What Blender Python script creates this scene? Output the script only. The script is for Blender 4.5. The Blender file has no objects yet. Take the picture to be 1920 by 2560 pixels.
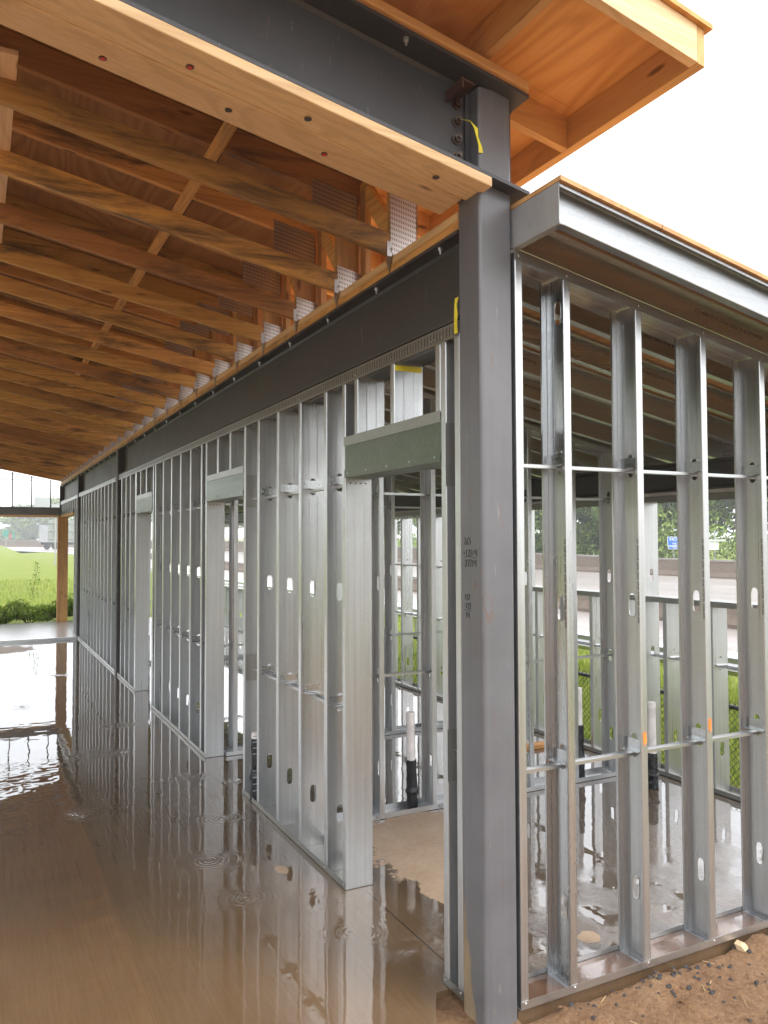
import bpy, bmesh, math, random
from mathutils import Matrix, Vector
random.seed(7)
PI = math.pi
S = bpy.context.scene
COL = S.collection

# ------------------------------------------------------------------ camera
f_, yaw, pit, rol = 1981.4, .475816, .0350582, -.0033347
cy, sy, cp, sp = math.cos(yaw), math.sin(yaw), math.cos(pit), math.sin(pit)
fw = Vector((sy*cp, cy*cp, sp)); rt = Vector((cy, -sy, 0)); up = rt.cross(fw)
r2 = math.cos(rol)*rt + math.sin(rol)*up; u2 = -math.sin(rol)*rt + math.cos(rol)*up
cam = bpy.data.cameras.new('camera'); camo = bpy.data.objects.new('camera', cam); COL.objects.link(camo)
m = Matrix.Identity(4)
for i in range(3):
    m[i][0] = r2[i]; m[i][1] = u2[i]; m[i][2] = -fw[i]
m[0][3], m[1][3], m[2][3] = -1.8738, -2.5079, 1.8
camo.matrix_world = m
cam.sensor_fit = 'HORIZONTAL'; cam.sensor_width = 36; cam.lens = f_/1920*36
cam.clip_start = .05; cam.clip_end = 3000
S.camera = camo
S.render.resolution_x = 768; S.render.resolution_y = 1024

# ------------------------------------------------------------------ world, sun, exposure
SUN_EL, SUN_AZ = math.radians(52), math.radians(150)
w = bpy.data.worlds.new("World"); S.world = w; w.use_nodes = True
nt = w.node_tree; bg = nt.nodes['Background']
sky = nt.nodes.new('ShaderNodeTexSky'); sky.sky_type = 'NISHITA'; sky.sun_disc = False
sky.sun_elevation = SUN_EL; sky.sun_rotation = SUN_AZ; sky.air_density = 1.5; sky.dust_density = 4
tc = nt.nodes.new('ShaderNodeTexCoord'); ns = nt.nodes.new('ShaderNodeTexNoise'); ns.inputs['Scale'].default_value = 2.2
ns.inputs['Detail'].default_value = 5
nt.links.new(tc.outputs['Generated'], ns.inputs['Vector'])
cr = nt.nodes.new('ShaderNodeValToRGB'); cr.color_ramp.elements[0].position = .3; cr.color_ramp.elements[1].position = .75
cr.color_ramp.elements[0].color = (7.6, 7.9, 8.4, 1); cr.color_ramp.elements[1].color = (10.5, 10.4, 10.3, 1)
nt.links.new(ns.outputs['Fac'], cr.inputs['Fac'])
mx = nt.nodes.new('ShaderNodeMixRGB'); mx.inputs['Fac'].default_value = .86
nt.links.new(sky.outputs[0], mx.inputs[1]); nt.links.new(cr.outputs[0], mx.inputs[2])
nt.links.new(mx.outputs[0], bg.inputs['Color']); bg.inputs['Strength'].default_value = .11
sun = bpy.data.lights.new('sun', 'SUN'); sun.energy = .8; sun.angle = math.radians(20); sun.color = (1, .96, .9)
so = bpy.data.objects.new('sun', sun); COL.objects.link(so)
d = Vector((math.sin(SUN_AZ)*math.cos(SUN_EL), math.cos(SUN_AZ)*math.cos(SUN_EL), math.sin(SUN_EL)))
so.rotation_euler = (-d).to_track_quat('-Z', 'Y').to_euler()
S.view_settings.view_transform = 'Standard'; S.view_settings.look = 'None'
S.view_settings.exposure = 1.8; S.view_settings.gamma = 1
S.cycles.max_bounces = 10; S.cycles.diffuse_bounces = 5; S.cycles.glossy_bounces = 6; S.cycles.transparent_max_bounces = 12

# ------------------------------------------------------------------ materials
class N:
    def __init__(s, name):
        s.m = bpy.data.materials.new(name); s.m.use_nodes = True; s.t = s.m.node_tree
        s.b = s.t.nodes['Principled BSDF']
    def n(s, typ, **kw):
        x = s.t.nodes.new(typ)
        for k, v in kw.items(): setattr(x, k, v)
        return x
    def l(s, a, b): s.t.links.new(a, b)
    def set(s, **kw):
        for k, v in kw.items():
            i = s.b.inputs[k.replace('_', ' ')]
            if isinstance(v, (int, float)): i.default_value = v
            elif isinstance(v, tuple): i.default_value = v if len(v) == 4 else v+(1,)
            else: s.l(v, i)
    def coord(s, scale=(1, 1, 1), rnd=True, world=False):
        tc = s.n('ShaderNodeTexCoord'); src = tc.outputs['Object']
        if world: src = s.n('ShaderNodeNewGeometry').outputs['Position']
        if rnd:
            oi = s.n('ShaderNodeObjectInfo'); mu = s.n('ShaderNodeMath', operation='MULTIPLY'); mu.inputs[1].default_value = 37
            s.l(oi.outputs['Random'], mu.inputs[0]); ad = s.n('ShaderNodeVectorMath', operation='ADD')
            s.l(src, ad.inputs[0]); s.l(mu.outputs[0], ad.inputs[1]); src = ad.outputs[0]
        mp = s.n('ShaderNodeMapping'); mp.inputs['Scale'].default_value = scale; s.l(src, mp.inputs['Vector'])
        return mp.outputs[0]
    def noise(s, vec, scale=5, detail=4, rough=.5, dist=0):
        x = s.n('ShaderNodeTexNoise'); x.inputs['Scale'].default_value = scale; x.inputs['Detail'].default_value = detail
        x.inputs['Roughness'].default_value = rough; x.inputs['Distortion'].default_value = dist
        s.l(vec, x.inputs['Vector']); return x.outputs['Fac']
    def ramp(s, fac, stops):
        x = s.n('ShaderNodeValToRGB'); e = x.color_ramp.elements
        while len(e) < len(stops): e.new(.5)
        for k, (p, c) in enumerate(stops):
            e[k].position = p; e[k].color = c if len(c) == 4 else c+(1,)
        s.l(fac, x.inputs['Fac']); return x.outputs['Color']
    def rng(s, fac, a, b, lo=0, hi=1):
        x = s.n('ShaderNodeMapRange'); x.inputs['From Min'].default_value = lo; x.inputs['From Max'].default_value = hi
        x.inputs['To Min'].default_value = a; x.inputs['To Max'].default_value = b; s.l(fac, x.inputs['Value']); return x.outputs[0]
    def mix(s, fac, a, b, mode='MIX'):
        x = s.n('ShaderNodeMixRGB', blend_type=mode)
        for i, v in ((0, fac), (1, a), (2, b)):
            if isinstance(v, (int, float)): x.inputs[i].default_value = v
            elif isinstance(v, tuple): x.inputs[i].default_value = v if len(v) == 4 else v+(1,)
            else: s.l(v, x.inputs[i])
        return x.outputs[0]
    def math(s, op, a, b=None, c=None):
        x = s.n('ShaderNodeMath', operation=op)
        for i, v in ((0, a), (1, b), (2, c)):
            if v is None: continue
            if isinstance(v, (int, float)): x.inputs[i].default_value = v
            else: s.l(v, x.inputs[i])
        return x.outputs[0]
    def bump(s, h, strength=.3, dist=.01, inp='Normal'):
        x = s.n('ShaderNodeBump'); x.inputs['Strength'].default_value = strength; x.inputs['Distance'].default_value = dist
        s.l(h, x.inputs['Height']); s.l(x.outputs[0], s.b.inputs[inp]); return x

def plain(name, c, rough=.6, metal=0, **kw):
    k = N(name); v = k.coord((1, 1, 1)); n = k.noise(v, 9, 5)
    a = tuple(x*.8 for x in c); b = tuple(min(1, x*1.15) for x in c)
    k.set(Base_Color=k.ramp(n, [(.3, a), (.7, b)]), Roughness=k.rng(n, rough*.85, min(1, rough*1.15)), Metallic=metal, **kw)
    k.bump(n, .15, .003)
    return k.m

def galv(name, streak, base=(.54, .55, .56), rough=.29, dull=.25):
    """galvanised sheet: rolling streaks along the member, spangle, dull white patches"""
    k = N(name); v = k.coord(streak); st = k.noise(v, 1, 6, .6)
    v2 = k.coord((1, 1, 1)); bl = k.noise(v2, 2.5, 5, .6); sg = k.n('ShaderNodeTexVoronoi'); sg.inputs['Scale'].default_value = 90
    k.l(v2, sg.inputs['Vector'])
    lo = tuple(x*.86 for x in base); hi = tuple(min(1, x*1.12) for x in base)
    c = k.ramp(st, [(.25, lo), (.75, hi)])
    sgv = k.math('MULTIPLY', sg.outputs['Color'], 1.0)
    c = k.mix(.10, c, k.ramp(sgv, [(0, (.4, .41, .42)), (1, (.75, .76, .77))]))
    dl = k.rng(bl, 0, 1, .5, .8)
    c = k.mix(k.math('MULTIPLY', dl, dull), c, (.38, .365, .345))
    r = k.math('ADD', k.rng(st, rough-.07, rough+.1), k.math('MULTIPLY', dl, .14))
    oi = k.n('ShaderNodeObjectInfo'); r = k.math('ADD', r, k.rng(oi.outputs['Random'], -.03, .08))
    k.set(Base_Color=c, Metallic=.93, Roughness=r)
    return k.m
G_Z = galv('galvanised_upright', (60, 60, .8))
G_X = galv('galvanised_along_x', (.8, 60, 60))
G_Y = galv('galvanised_along_y', (60, .8, 60))
G_W = galv('galvanised_weathered', (50, 50, .7), (.42, .41, .39), .34, .6)
G_C = galv('zinc_clip', (60, .8, 60), (.52, .53, .54), .2, .2)
G_R = galv('galvanised_rake', (.8, 60, 60), (.33, .34, .35), .28, .3)
G_T = galv('galvanised_track', (60, .8, 60), (.30, .30, .28), .32, .6)
G_H = galv('galvanised_header', (50, .8, 50), (.075, .095, .055), .32, .3)  # dark green surroundings reflected in the headers put into the base colour

def wood(name, axis, cols, rough=.65, stain=0.0, scale=1.0, tint=.25, knots=True):
    """softwood: grain stretched along the board, knots and stains"""
    k = N(name); sc = [22*scale]*3; sc['xyz'.index(axis)] = .9*scale
    sc = [q*2.1 if q > 5 else q*.8 for q in sc]; v = k.coord(tuple(sc)); g = k.noise(v, 1.6, 6, .66, .35)
    v3 = [4.5*scale]*3; v3['xyz'.index(axis)] = .45*scale; g1 = k.noise(k.coord(tuple(v3)), 1, 2, .4, .3)
    ln_ = k.math('SINE', k.math('MULTIPLY', g1, 80))
    c = k.ramp(g, [(.22, cols[0]), (.5, cols[1]), (.8, cols[2])])
    c = k.mix(k.math('MULTIPLY', k.rng(ln_, 0, 1, .1, 1), .26), c, tuple(x*.62 for x in cols[0]))
    oi = k.n('ShaderNodeObjectInfo')
    c = k.mix(k.math('MULTIPLY', k.math('POWER', oi.outputs['Random'], 1.5), tint), c, (cols[0][0]*.55, cols[0][1]*.5, cols[0][2]*.45))
    hs_ = k.n('ShaderNodeHueSaturation'); k.l(c, hs_.inputs['Color']); k.l(k.rng(k.math('FRACT', k.math('MULTIPLY', oi.outputs['Random'], 7.3)), .492, .508), hs_.inputs['Hue']); c = hs_.outputs[0]
    if knots:
        kv = k.n('ShaderNodeTexVoronoi'); kv.inputs['Scale'].default_value = 1; ks = [9]*3; ks['xyz'.index(axis)] = 2.3
        k.l(k.coord(tuple(ks)), kv.inputs['Vector'])
        kn = k.rng(kv.outputs['Distance'], 1, 0, .07, .13)
        kr = k.math('GREATER_THAN', kv.outputs['Color'], .45)
        c = k.mix(k.math('MULTIPLY', k.math('MULTIPLY', kn, kr), .8), c, (.10, .035, .012))
    if stain:
        ss = [7]*3; ss['xyz'.index(axis)] = 1.3
        st = k.noise(k.coord(tuple(ss)), 1, 6, .7, .5)
        c = k.mix(k.math('MULTIPLY', k.rng(st, 0, 1, .50, .66), stain), c, (.085, .05, .028))
    k.set(Base_Color=c, Roughness=rough); k.bump(g, .25, .002)
    return k.m
FRESH = ((.64, .40, .20), (.77, .51, .275), (.85, .62, .38))
TRUSS = ((.44, .205, .052), (.70, .375, .10), (.84, .52, .17))
W_FX = wood('fresh_pine_along_x', 'x', FRESH, .6)
W_FY = wood('fresh_pine_along_y', 'y', FRESH, .6)
W_FZ = wood('fresh_pine_upright', 'z', ((.42, .20, .065), (.53, .275, .09), (.60, .34, .13)), .6, .35)
W_TX = wood('weathered_truss_pine_x', 'x', TRUSS, .62, .85, tint=.7)
W_TY = wood('weathered_pine_y', 'y', TRUSS, .62, .6)
W_TZ = wood('truss_pine_upright', 'z', ((.36, .165, .05), (.48, .24, .075), (.57, .31, .11)), .62, .4)
W_OR = wood('orange_pine_x', 'x', ((.52, .27, .085), (.61, .335, .11), (.69, .40, .15)), .6)
W_OY = wood('orange_pine_y', 'y', ((.52, .27, .085), (.61, .335, .11), (.69, .40, .15)), .6)
def ply(name, cols, dark=.45):
    k = N(name); v = k.coord((1.9, .42, 1.9), rnd=False); g0 = k.noise(v, 1.1, 2, .45, .35)
    ln_ = k.math('SINE', k.math('MULTIPLY', g0, 95)); d0 = k.noise(k.coord((1.2, .5, 1), rnd=False), 1.5, 4, .6)
    f = k.noise(k.coord((70, 2.5, 70), rnd=False), 1, 4)
    c = k.ramp(k.math('ADD', k.math('MULTIPLY', ln_, .32), .5), [(0.05, cols[0]), (.5, cols[1]), (1, cols[2])])
    c = k.mix(k.rng(d0, 0, dark, .4, .75), c, tuple(x*.68 for x in cols[0]))
    c = k.mix(.25, c, k.ramp(f, [(.3, cols[0]), (.7, cols[2])]))
    kv = k.n('ShaderNodeTexVoronoi'); kv.inputs['Scale'].default_value = 1; k.l(k.coord((2.2, 1.3, 0), rnd=False), kv.inputs['Vector'])
    c = k.mix(k.rng(kv.outputs['Distance'], .85, 0, .025, .05), c, (.07, .025, .01))
    # joints between 4 x 8 sheets
    sep = k.n('ShaderNodeSeparateXYZ'); k.l(k.coord((1, 1, 1), rnd=False), sep.inputs[0])
    jy = k.math('LESS_THAN', k.math('FRACT', k.math('DIVIDE', k.math('ADD', sep.outputs['Y'], .56), 2.44)), .002)
    jx = k.math('LESS_THAN', k.math('FRACT', k.math('DIVIDE', k.math('ADD', sep.outputs['X'], 20.24), 1.22)), .0035)
    c = k.mix(k.math('MAXIMUM', jx, jy), c, (.03, .015, .008))
    k.set(Base_Color=c, Roughness=.68); k.bump(f, .2, .002)
    return k.m
P_RF = ply('roof_plywood', ((.56, .25, .06), (.72, .355, .095), (.80, .44, .15)))
P_LT = ply('lean_to_plywood', ((.42, .215, .085), (.54, .30, .12), (.62, .37, .16)))

def steel(name, c, rough=.42, mud=False):
    k = N(name); v = k.coord((1, 1, 1), rnd=False); n = k.noise(v, 3, 6, .6); s = k.noise(k.coord((40, 40, 1.2), rnd=False), 1, 5, .6)
    base = k.ramp(n, [(.3, tuple(x*.85 for x in c)), (.7, tuple(x*1.15 for x in c))])
    base = k.mix(k.math('MULTIPLY', k.rng(s, 0, 1, .52, .78), .20 if mud else .07), base, tuple(min(1, x*1.7) for x in c))
    sc = k.noise(k.coord((9, 9, 3), rnd=False), 2, 8, .75, 1.2)
    base = k.mix(k.math('MULTIPLY', k.rng(sc, 0, 1, .615, .65), .7), base, (.13, .075, .05))
    ck = k.noise(k.coord((28, 28, 5), rnd=False), 1, 6, .8, .4); base = k.mix(k.math('MULTIPLY', k.rng(ck, 0, 1, .62, .67), .35), base, (.30, .28, .27))
    dr_ = k.noise(k.coord((17, 17, .35), rnd=False), 1, 3, .5); base = k.mix(k.math('MULTIPLY', k.rng(dr_, 0, 1, .58, .75), .35 if mud else .08), base, tuple(x*.5 for x in c))
    r = k.rng(n, rough*.8, rough*1.25)
    if mud:
        sep = k.n('ShaderNodeSeparateXYZ'); k.l(k.coord((1, 1, 1), rnd=False), sep.inputs[0])
        z = sep.outputs['Z']; y = sep.outputs['Y']
        mn = k.noise(k.coord((30, 9, 4), rnd=False), 1, 7, .7)
        # clay smear low on the left face, towards the back edge, splashes near the foot
        h = k.math('ADD', k.math('MULTIPLY', y, 5.2), -.30)
        e = k.math('SUBTRACT', k.math('ADD', h, k.math('MULTIPLY', k.math('SUBTRACT', mn, .5), .5)), z)
        a = k.math('MULTIPLY', k.rng(e, 0, 1, .0, .05), k.math('GREATER_THAN', y, .045))
        sp_ = k.noise(k.coord((1, 1, 1), rnd=False), 45, 4, .8)
        b = k.math('MULTIPLY', k.rng(sp_, 0, .5, .58, .66), k.rng(z, 1, 0, .0, .55))
        mk = k.math('MAXIMUM', a, b)
        base = k.mix(mk, base, k.ramp(mn, [(.3, (.13, .095, .055)), (.7, (.27, .20, .12))]))
        r = k.math('ADD', r, k.math('MULTIPLY', mk, .35))
    k.set(Base_Color=base, Roughness=r, Metallic=0, Specular_IOR_Level=.55); k.bump(sc, .12, .001)
    return k.m
ST_C = steel('grey_primer_column', (.108, .108, .117), .36, True)
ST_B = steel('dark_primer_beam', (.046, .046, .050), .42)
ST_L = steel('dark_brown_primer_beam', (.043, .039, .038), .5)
RUST = plain('rusty_steel', (.055, .022, .015), .8)
BOLT = plain('bolt_steel', (.13, .10, .085), .45, .7)
SCREW = plain('zinc_screw', (.62, .62, .62), .3, 1)
def gangm():
    k = N('gang_nail_plate'); sep = k.n('ShaderNodeSeparateXYZ'); k.l(k.coord((1, 1, 1), rnd=False), sep.inputs[0])
    def cell(o, step, duty):
        fr = k.math('FRACT', k.math('ADD', k.math('DIVIDE', o, step), 100)); return k.math('LESS_THAN', fr, duty)
    zz = k.math('ADD', sep.outputs['Z'], k.math('MULTIPLY', sep.outputs['X'], .19))
    sl = k.math('MULTIPLY', cell(sep.outputs['X'], .0095, .34), cell(zz, .024, .5))
    c = k.mix(sl, (.62, .59, .56), (.03, .022, .016))
    k.set(Base_Color=c, Metallic=k.rng(sl, .95, 0), Roughness=.34); k.bump(sl, .8, .002)
    return k.m
GANG = gangm()
YEL = plain('yellow_tape', (.72, .62, .03), .45)
WHITE = plain('white_plastic', (.78, .74, .73), .35)
BLACK = plain('black_wrap', (.012, .013, .016), .32)
TICK = plain('pale_tick', (.35, .38, .42), .5)
INK = plain('black_ink', (.015, .015, .018), .5)
STAMP = plain('grey_stamp_ink', (.07, .07, .075), .5)
ORANGE = plain('orange_spray_paint', (.85, .20, .03), .6)
REDP = plain('red_fastener_cap', (.62, .06, .03), .5)
CHAIN = plain('black_vinyl', (.012, .012, .013), .4)
CONC_B = plain('barrier_concrete', (.15, .115, .088), .9)
CONC_T = plain('barrier_cap', (.24, .22, .20), .9)

def slabm():
    k = N('wet_concrete'); v = k.coord((1, 1, 1), rnd=False); n = k.noise(v, 1.3, 6, .6, .3)
    sep = k.n('ShaderNodeSeparateXYZ'); k.l(v, sep.inputs[0]); X, Y = sep.outputs['X'], sep.outputs['Y']
    edge = k.noise(v, 6, 6, .65)
    def blob(cx, cy_, rx, ry, rot=0):
        c_, s_ = math.cos(rot), math.sin(rot)
        dx = k.math('SUBTRACT', X, cx); dy = k.math('SUBTRACT', Y, cy_)
        a = k.math('ADD', k.math('MULTIPLY', dx, c_/rx), k.math('MULTIPLY', dy, s_/rx))
        b = k.math('ADD', k.math('MULTIPLY', dx, -s_/ry), k.math('MULTIPLY', dy, c_/ry))
        r = k.math('SQRT', k.math('ADD', k.math('MULTIPLY', a, a), k.math('MULTIPLY', b, b)))
        r = k.math('ADD', r, k.math('MULTIPLY', k.math('SUBTRACT', edge, .5), 1.5))
        return k.rng(r, 1, 0, .93, 1.03)
    bl = [blob(.58, 1.62, .42, .62, -.3), blob(-1.7, 12.1, .75, .55), blob(.62, .32, .06, .05), blob(.3, 1.0, .12, .2), blob(-.36, 1.66, .035, .06)]
    dry = bl[0]
    for q in bl[1:]: dry = k.math('MAXIMUM', dry, q)
    broom = k.noise(k.coord((85, 2.5, 3), rnd=False), 1, 5, .7, .3)
    fine = k.noise(v, 35, 5, .7)
    wet = k.ramp(n, [(.25, (.050, .028, .013)), (.5, (.080, .047, .022)), (.72, (.115, .07, .036)), (.85, (.15, .098, .055))])
    silt = k.noise(k.coord((.6, 1.3, 1), rnd=False), 2.4, 7, .7, .8)
    thin = k.math('ADD', k.rng(Y, 1, 0, .55, 2.1), k.math('MULTIPLY', k.math('SUBTRACT', silt, .5), 1.3))
    wet = k.mix(k.math('MULTIPLY', k.rng(thin, 0, 1, .1, .9), k.rng(X, .75, .15, -.3, .1)), wet, (.165, .092, .038))
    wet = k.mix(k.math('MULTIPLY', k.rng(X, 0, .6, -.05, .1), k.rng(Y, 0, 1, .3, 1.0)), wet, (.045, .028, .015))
    wet = k.mix(k.rng(Y, 0, 1, 12.9, 13.0), wet, (.30, .29, .28))  # paler past the far track, bright sky light put into the colour
    wet = k.mix(.34, wet, k.ramp(broom, [(.3, (.055, .034, .019)), (.7, (.155, .11, .07))]))
    dr = k.ramp(k.noise(v, 3, 6, .7), [(.3, (.30, .205, .13)), (.6, (.38, .28, .195)), (.8, (.42, .335, .255))])
    dr = k.mix(.25, dr, k.ramp(fine, [(.3, (.2, .135, .09)), (.7, (.48, .40, .33))]))
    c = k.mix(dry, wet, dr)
    # saw-cut joint in line with the door jamb
    j = k.math('MULTIPLY', k.math('LESS_THAN', k.math('ABSOLUTE', k.math('ADD', X, .068)), .0035), k.math('LESS_THAN', Y, 1.2))
    c = k.mix(j, c, (.02, .014, .01))
    # film of rain water with rings where drops fall
    film = k.math('SUBTRACT', 1, dry)
    h = None
    for (cx, cy_, a) in ((-.68, 1.97, 1), (-.64, 1.42, .8), (-1.25, 3.09, .8), (-.37, 3.58, 1), (-.14, 3.32, .7), (-.31, .86, .4), (-.9, 4.6, .7), (-.5, 5.6, .8), (-1.9, 5.0, .6), (-.24, 1.18, .5), (-1.4, 7.0, .8), (-.9, 9.0, .8), (-.42, 2.6, .6)):
        dx = k.math('SUBTRACT', X, cx); dy = k.math('SUBTRACT', Y, cy_)
        r = k.math('SQRT', k.math('ADD', k.math('MULTIPLY', dx, dx), k.math('MULTIPLY', dy, dy)))
        wv = k.math('MULTIPLY', k.math('SINE', k.math('MULTIPLY', r, 230)), k.math('MULTIPLY', k.math('EXPONENT', k.math('MULTIPLY', r, -14)), a))
        h = wv if h is None else k.math('ADD', h, wv)
    # rain-pocked water near the open edge by the right wall
    pk = k.noise(v, 48, 4, .7); pm = k.math('MULTIPLY', k.rng(Y, 1, 0, .40, .95), k.rng(X, 0, 1, -.35, .05))
    slow = k.noise(v, 5, 2, .5)
    pmn = k.math('MULTIPLY', pm, k.rng(k.noise(v, 3.5, 3), 0, 1, .42, .6))
    hh = k.math('ADD', k.math('MULTIPLY', h, .0011), k.math('MULTIPLY', slow, .0010))
    hh = k.math('ADD', hh, k.math('MULTIPLY', k.math('MULTIPLY', pk, pmn), .0035))
    bm = k.n('ShaderNodeBump'); bm.inputs['Strength'].default_value = 1; bm.inputs['Distance'].default_value = 1
    k.l(hh, bm.inputs['Height']); k.l(bm.outputs[0], k.b.inputs['Coat Normal'])
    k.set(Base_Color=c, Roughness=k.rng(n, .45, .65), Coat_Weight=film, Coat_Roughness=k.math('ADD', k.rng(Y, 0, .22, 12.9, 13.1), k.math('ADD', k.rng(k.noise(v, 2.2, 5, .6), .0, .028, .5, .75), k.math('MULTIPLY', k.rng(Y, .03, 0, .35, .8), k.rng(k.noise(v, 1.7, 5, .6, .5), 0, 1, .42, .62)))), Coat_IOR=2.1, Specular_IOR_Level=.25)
    b2 = k.n('ShaderNodeBump'); b2.inputs['Strength'].default_value = .35; b2.inputs['Distance'].default_value = .004
    k.l(fine, b2.inputs['Height']); k.l(b2.outputs[0], k.b.inputs['Normal'])
    return k.m
SLAB = slabm()
def mudw():
    k = N('muddy_water'); v = k.coord((1, 1, 1), rnd=False); n = k.noise(v, 7, 5, .6)
    k.set(Base_Color=k.ramp(n, [(.3, (.07, .03, .012)), (.7, (.15, .07, .028))]), Roughness=.3, Coat_Weight=1.0, Coat_Roughness=.02, Coat_IOR=2.0)
    b = k.n('ShaderNodeBump'); b.inputs['Strength'].default_value = 1; b.inputs['Distance'].default_value = .0002
    k.l(k.noise(v, 60, 3), b.inputs['Height']); k.l(b.outputs[0], k.b.inputs['Coat Normal'])
    return k.m
MUDW = mudw()
def soilm():
    k = N('red_clay'); v = k.coord((1, 1, 1), rnd=False); n = k.noise(v, 2.5, 8, .7, .4); f2 = k.noise(v, 40, 6, .8)
    c = k.ramp(n, [(.25, (.17, .075, .03)), (.5, (.37, .19, .085)), (.75, (.52, .32, .175))])
    c = k.mix(.5, c, k.ramp(f2, [(.35, (.085, .034, .015)), (.65, (.50, .31, .17))]))
    k.set(Base_Color=c, Roughness=k.rng(n, .35, .9), Specular_IOR_Level=.4)
    k.bump(k.math('ADD', k.math('ADD', f2, k.math('MULTIPLY', n, 2)), k.math('MULTIPLY', k.noise(v, 130, 5, .8), .5)), 1, .035)
    return k.m
SOIL = soilm()
def grassm():
    k = N('meadow_grass'); v = k.coord((1, 1, 1), rnd=False); n = k.noise(v, .5, 8, .75); f2 = k.noise(v, 5, 7, .85); g3 = k.noise(v, 60, 4, .8)
    c = k.ramp(n, [(.3, (.13, .18, .02)), (.5, (.21, .26, .025)), (.68, (.30, .29, .05))])
    c = k.mix(.5, c, k.ramp(f2, [(.35, (.035, .065, .01)), (.65, (.20, .25, .035))]))
    c = k.mix(.3, c, k.ramp(g3, [(.3, (.045, .07, .012)), (.7, (.22, .26, .055))]))
    k.set(Base_Color=c, Roughness=.9, Specular_IOR_Level=.15); k.bump(f2, 1, .08)
    return k.m
GRASS = grassm()
def leafm(name, a, b, c_, tr=.25):
    k = N(name); g = k.n('ShaderNodeNewGeometry'); n = k.noise(k.coord((1, 1, 1), rnd=False), 1.2, 5, .7)
    c = k.ramp(k.math('ADD', k.math('MULTIPLY', g.outputs['Random Per Island'], .6), k.math('MULTIPLY', n, .4)), [(.2, a), (.5, b), (.8, c_)])
    k.set(Base_Color=c, Roughness=.6, Specular_IOR_Level=.3)
    t = k.n('ShaderNodeBsdfTranslucent'); k.l(c, t.inputs['Color']); mxs = k.n('ShaderNodeMixShader'); mxs.inputs[0].default_value = tr
    out = k.t.nodes['Material Output']; k.l(k.b.outputs[0], mxs.inputs[1]); k.l(t.outputs[0], mxs.inputs[2]); k.l(mxs.outputs[0], out.inputs['Surface'])
    return k.m
LEAF_D = leafm('leaves_dark', (.055, .09, .022), (.115, .175, .04), (.21, .29, .07))
LEAF_L = leafm('leaves_light', (.09, .14, .028), (.19, .28, .055), (.32, .42, .10))
LEAF_H = leafm('leaves_hedge', (.08, .14, .018), (.20, .30, .035), (.36, .46, .08))
BLADE = leafm('grass_blades', (.07, .12, .012), (.19, .26, .025), (.36, .38, .06), .3)
BARK = plain('bark', (.085, .065, .05), .9)
ROAD = None
def roadm():
    k = N('wet_road'); v = k.coord((1, 1, 1), rnd=False); n = k.noise(k.coord((1, .06, 1), rnd=False), .9, 6, .6); f2 = k.noise(v, 6, 5, .7)
    c = k.ramp(n, [(.3, (.19, .165, .155)), (.6, (.25, .22, .205)), (.8, (.30, .27, .25))])
    c = k.mix(.15, c, k.ramp(f2, [(.3, (.12, .11, .10)), (.7, (.34, .31, .29))]))
    k.set(Base_Color=c, Roughness=k.rng(n, .22, .5), Specular_IOR_Level=.8); k.bump(f2, .1, .01)
    return k.m
ROAD = roadm()

# ------------------------------------------------------------------ mesh helpers
class MB:
    def __init__(s): s.v = []; s.f = []; s.o = (0, 0, 0)
    def add(s, vs, fs):
        b = len(s.v); s.v += [tuple(p) for p in vs]; s.f += [tuple(b+i for i in q) for q in fs]; return s
    def box(s, x0, x1, y0, y1, z0, z1, sl=0):
        """box; sl shears z by -sl*x (a roof slope)"""
        P = [(x, y, z-sl*x) for z in (z0, z1) for y in (y0, y1) for x in (x0, x1)]
        return s.add(P, [(0, 2, 3, 1), (4, 5, 7, 6), (0, 1, 5, 4), (2, 6, 7, 3), (0, 4, 6, 2), (1, 3, 7, 5)])
    def ext(s, poly, a, b, f):
        """closed polygon poly[(u,v)] extruded from w=a to w=b through f(u,v,w)"""
        n = len(poly)
        P = [f(u, v, a) for u, v in poly]+[f(u, v, b) for u, v in poly]
        return s.add(P, [tuple(range(n))[::-1], tuple(range(n, 2*n))]+[(i, (i+1) % n, n+(i+1) % n, n+i) for i in range(n)])
    def path(s, pts, a, b, f, steps=1):
        """open sheet path extruded"""
        n = len(pts); P = []
        for k in range(steps+1):
            w_ = a+(b-a)*k/steps; P += [f(u, v, w_) for u, v in pts]
        return s.add(P, [(k*n+i, k*n+i+1, (k+1)*n+i+1, (k+1)*n+i) for k in range(steps) for i in range(n-1)])
    def tube(s, p, q, r0, r1=None, n=8, cap=True):
        r1 = r0 if r1 is None else r1; p = Vector(p); q = Vector(q); d = (q-p).normalized()
        a = d.orthogonal().normalized(); b = d.cross(a); P = []
        for c, r in ((p, r0), (q, r1)):
            for i in range(n):
                t = 2*PI*i/n; P.append(c+a*math.cos(t)*r+b*math.sin(t)*r)
        F = [(i, (i+1) % n, n+(i+1) % n, n+i) for i in range(n)]
        if cap: F += [tuple(range(n))[::-1], tuple(range(n, 2*n))]
        return s.add(P, F)
def mesh(name, mb):
    me = bpy.data.meshes.new(name); me.from_pydata(mb.v, [], mb.f); me.update()
    bm = bmesh.new(); bm.from_mesh(me); bmesh.ops.recalc_face_normals(bm, faces=bm.faces); bm.to_mesh(me); bm.free()
    return me
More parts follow.
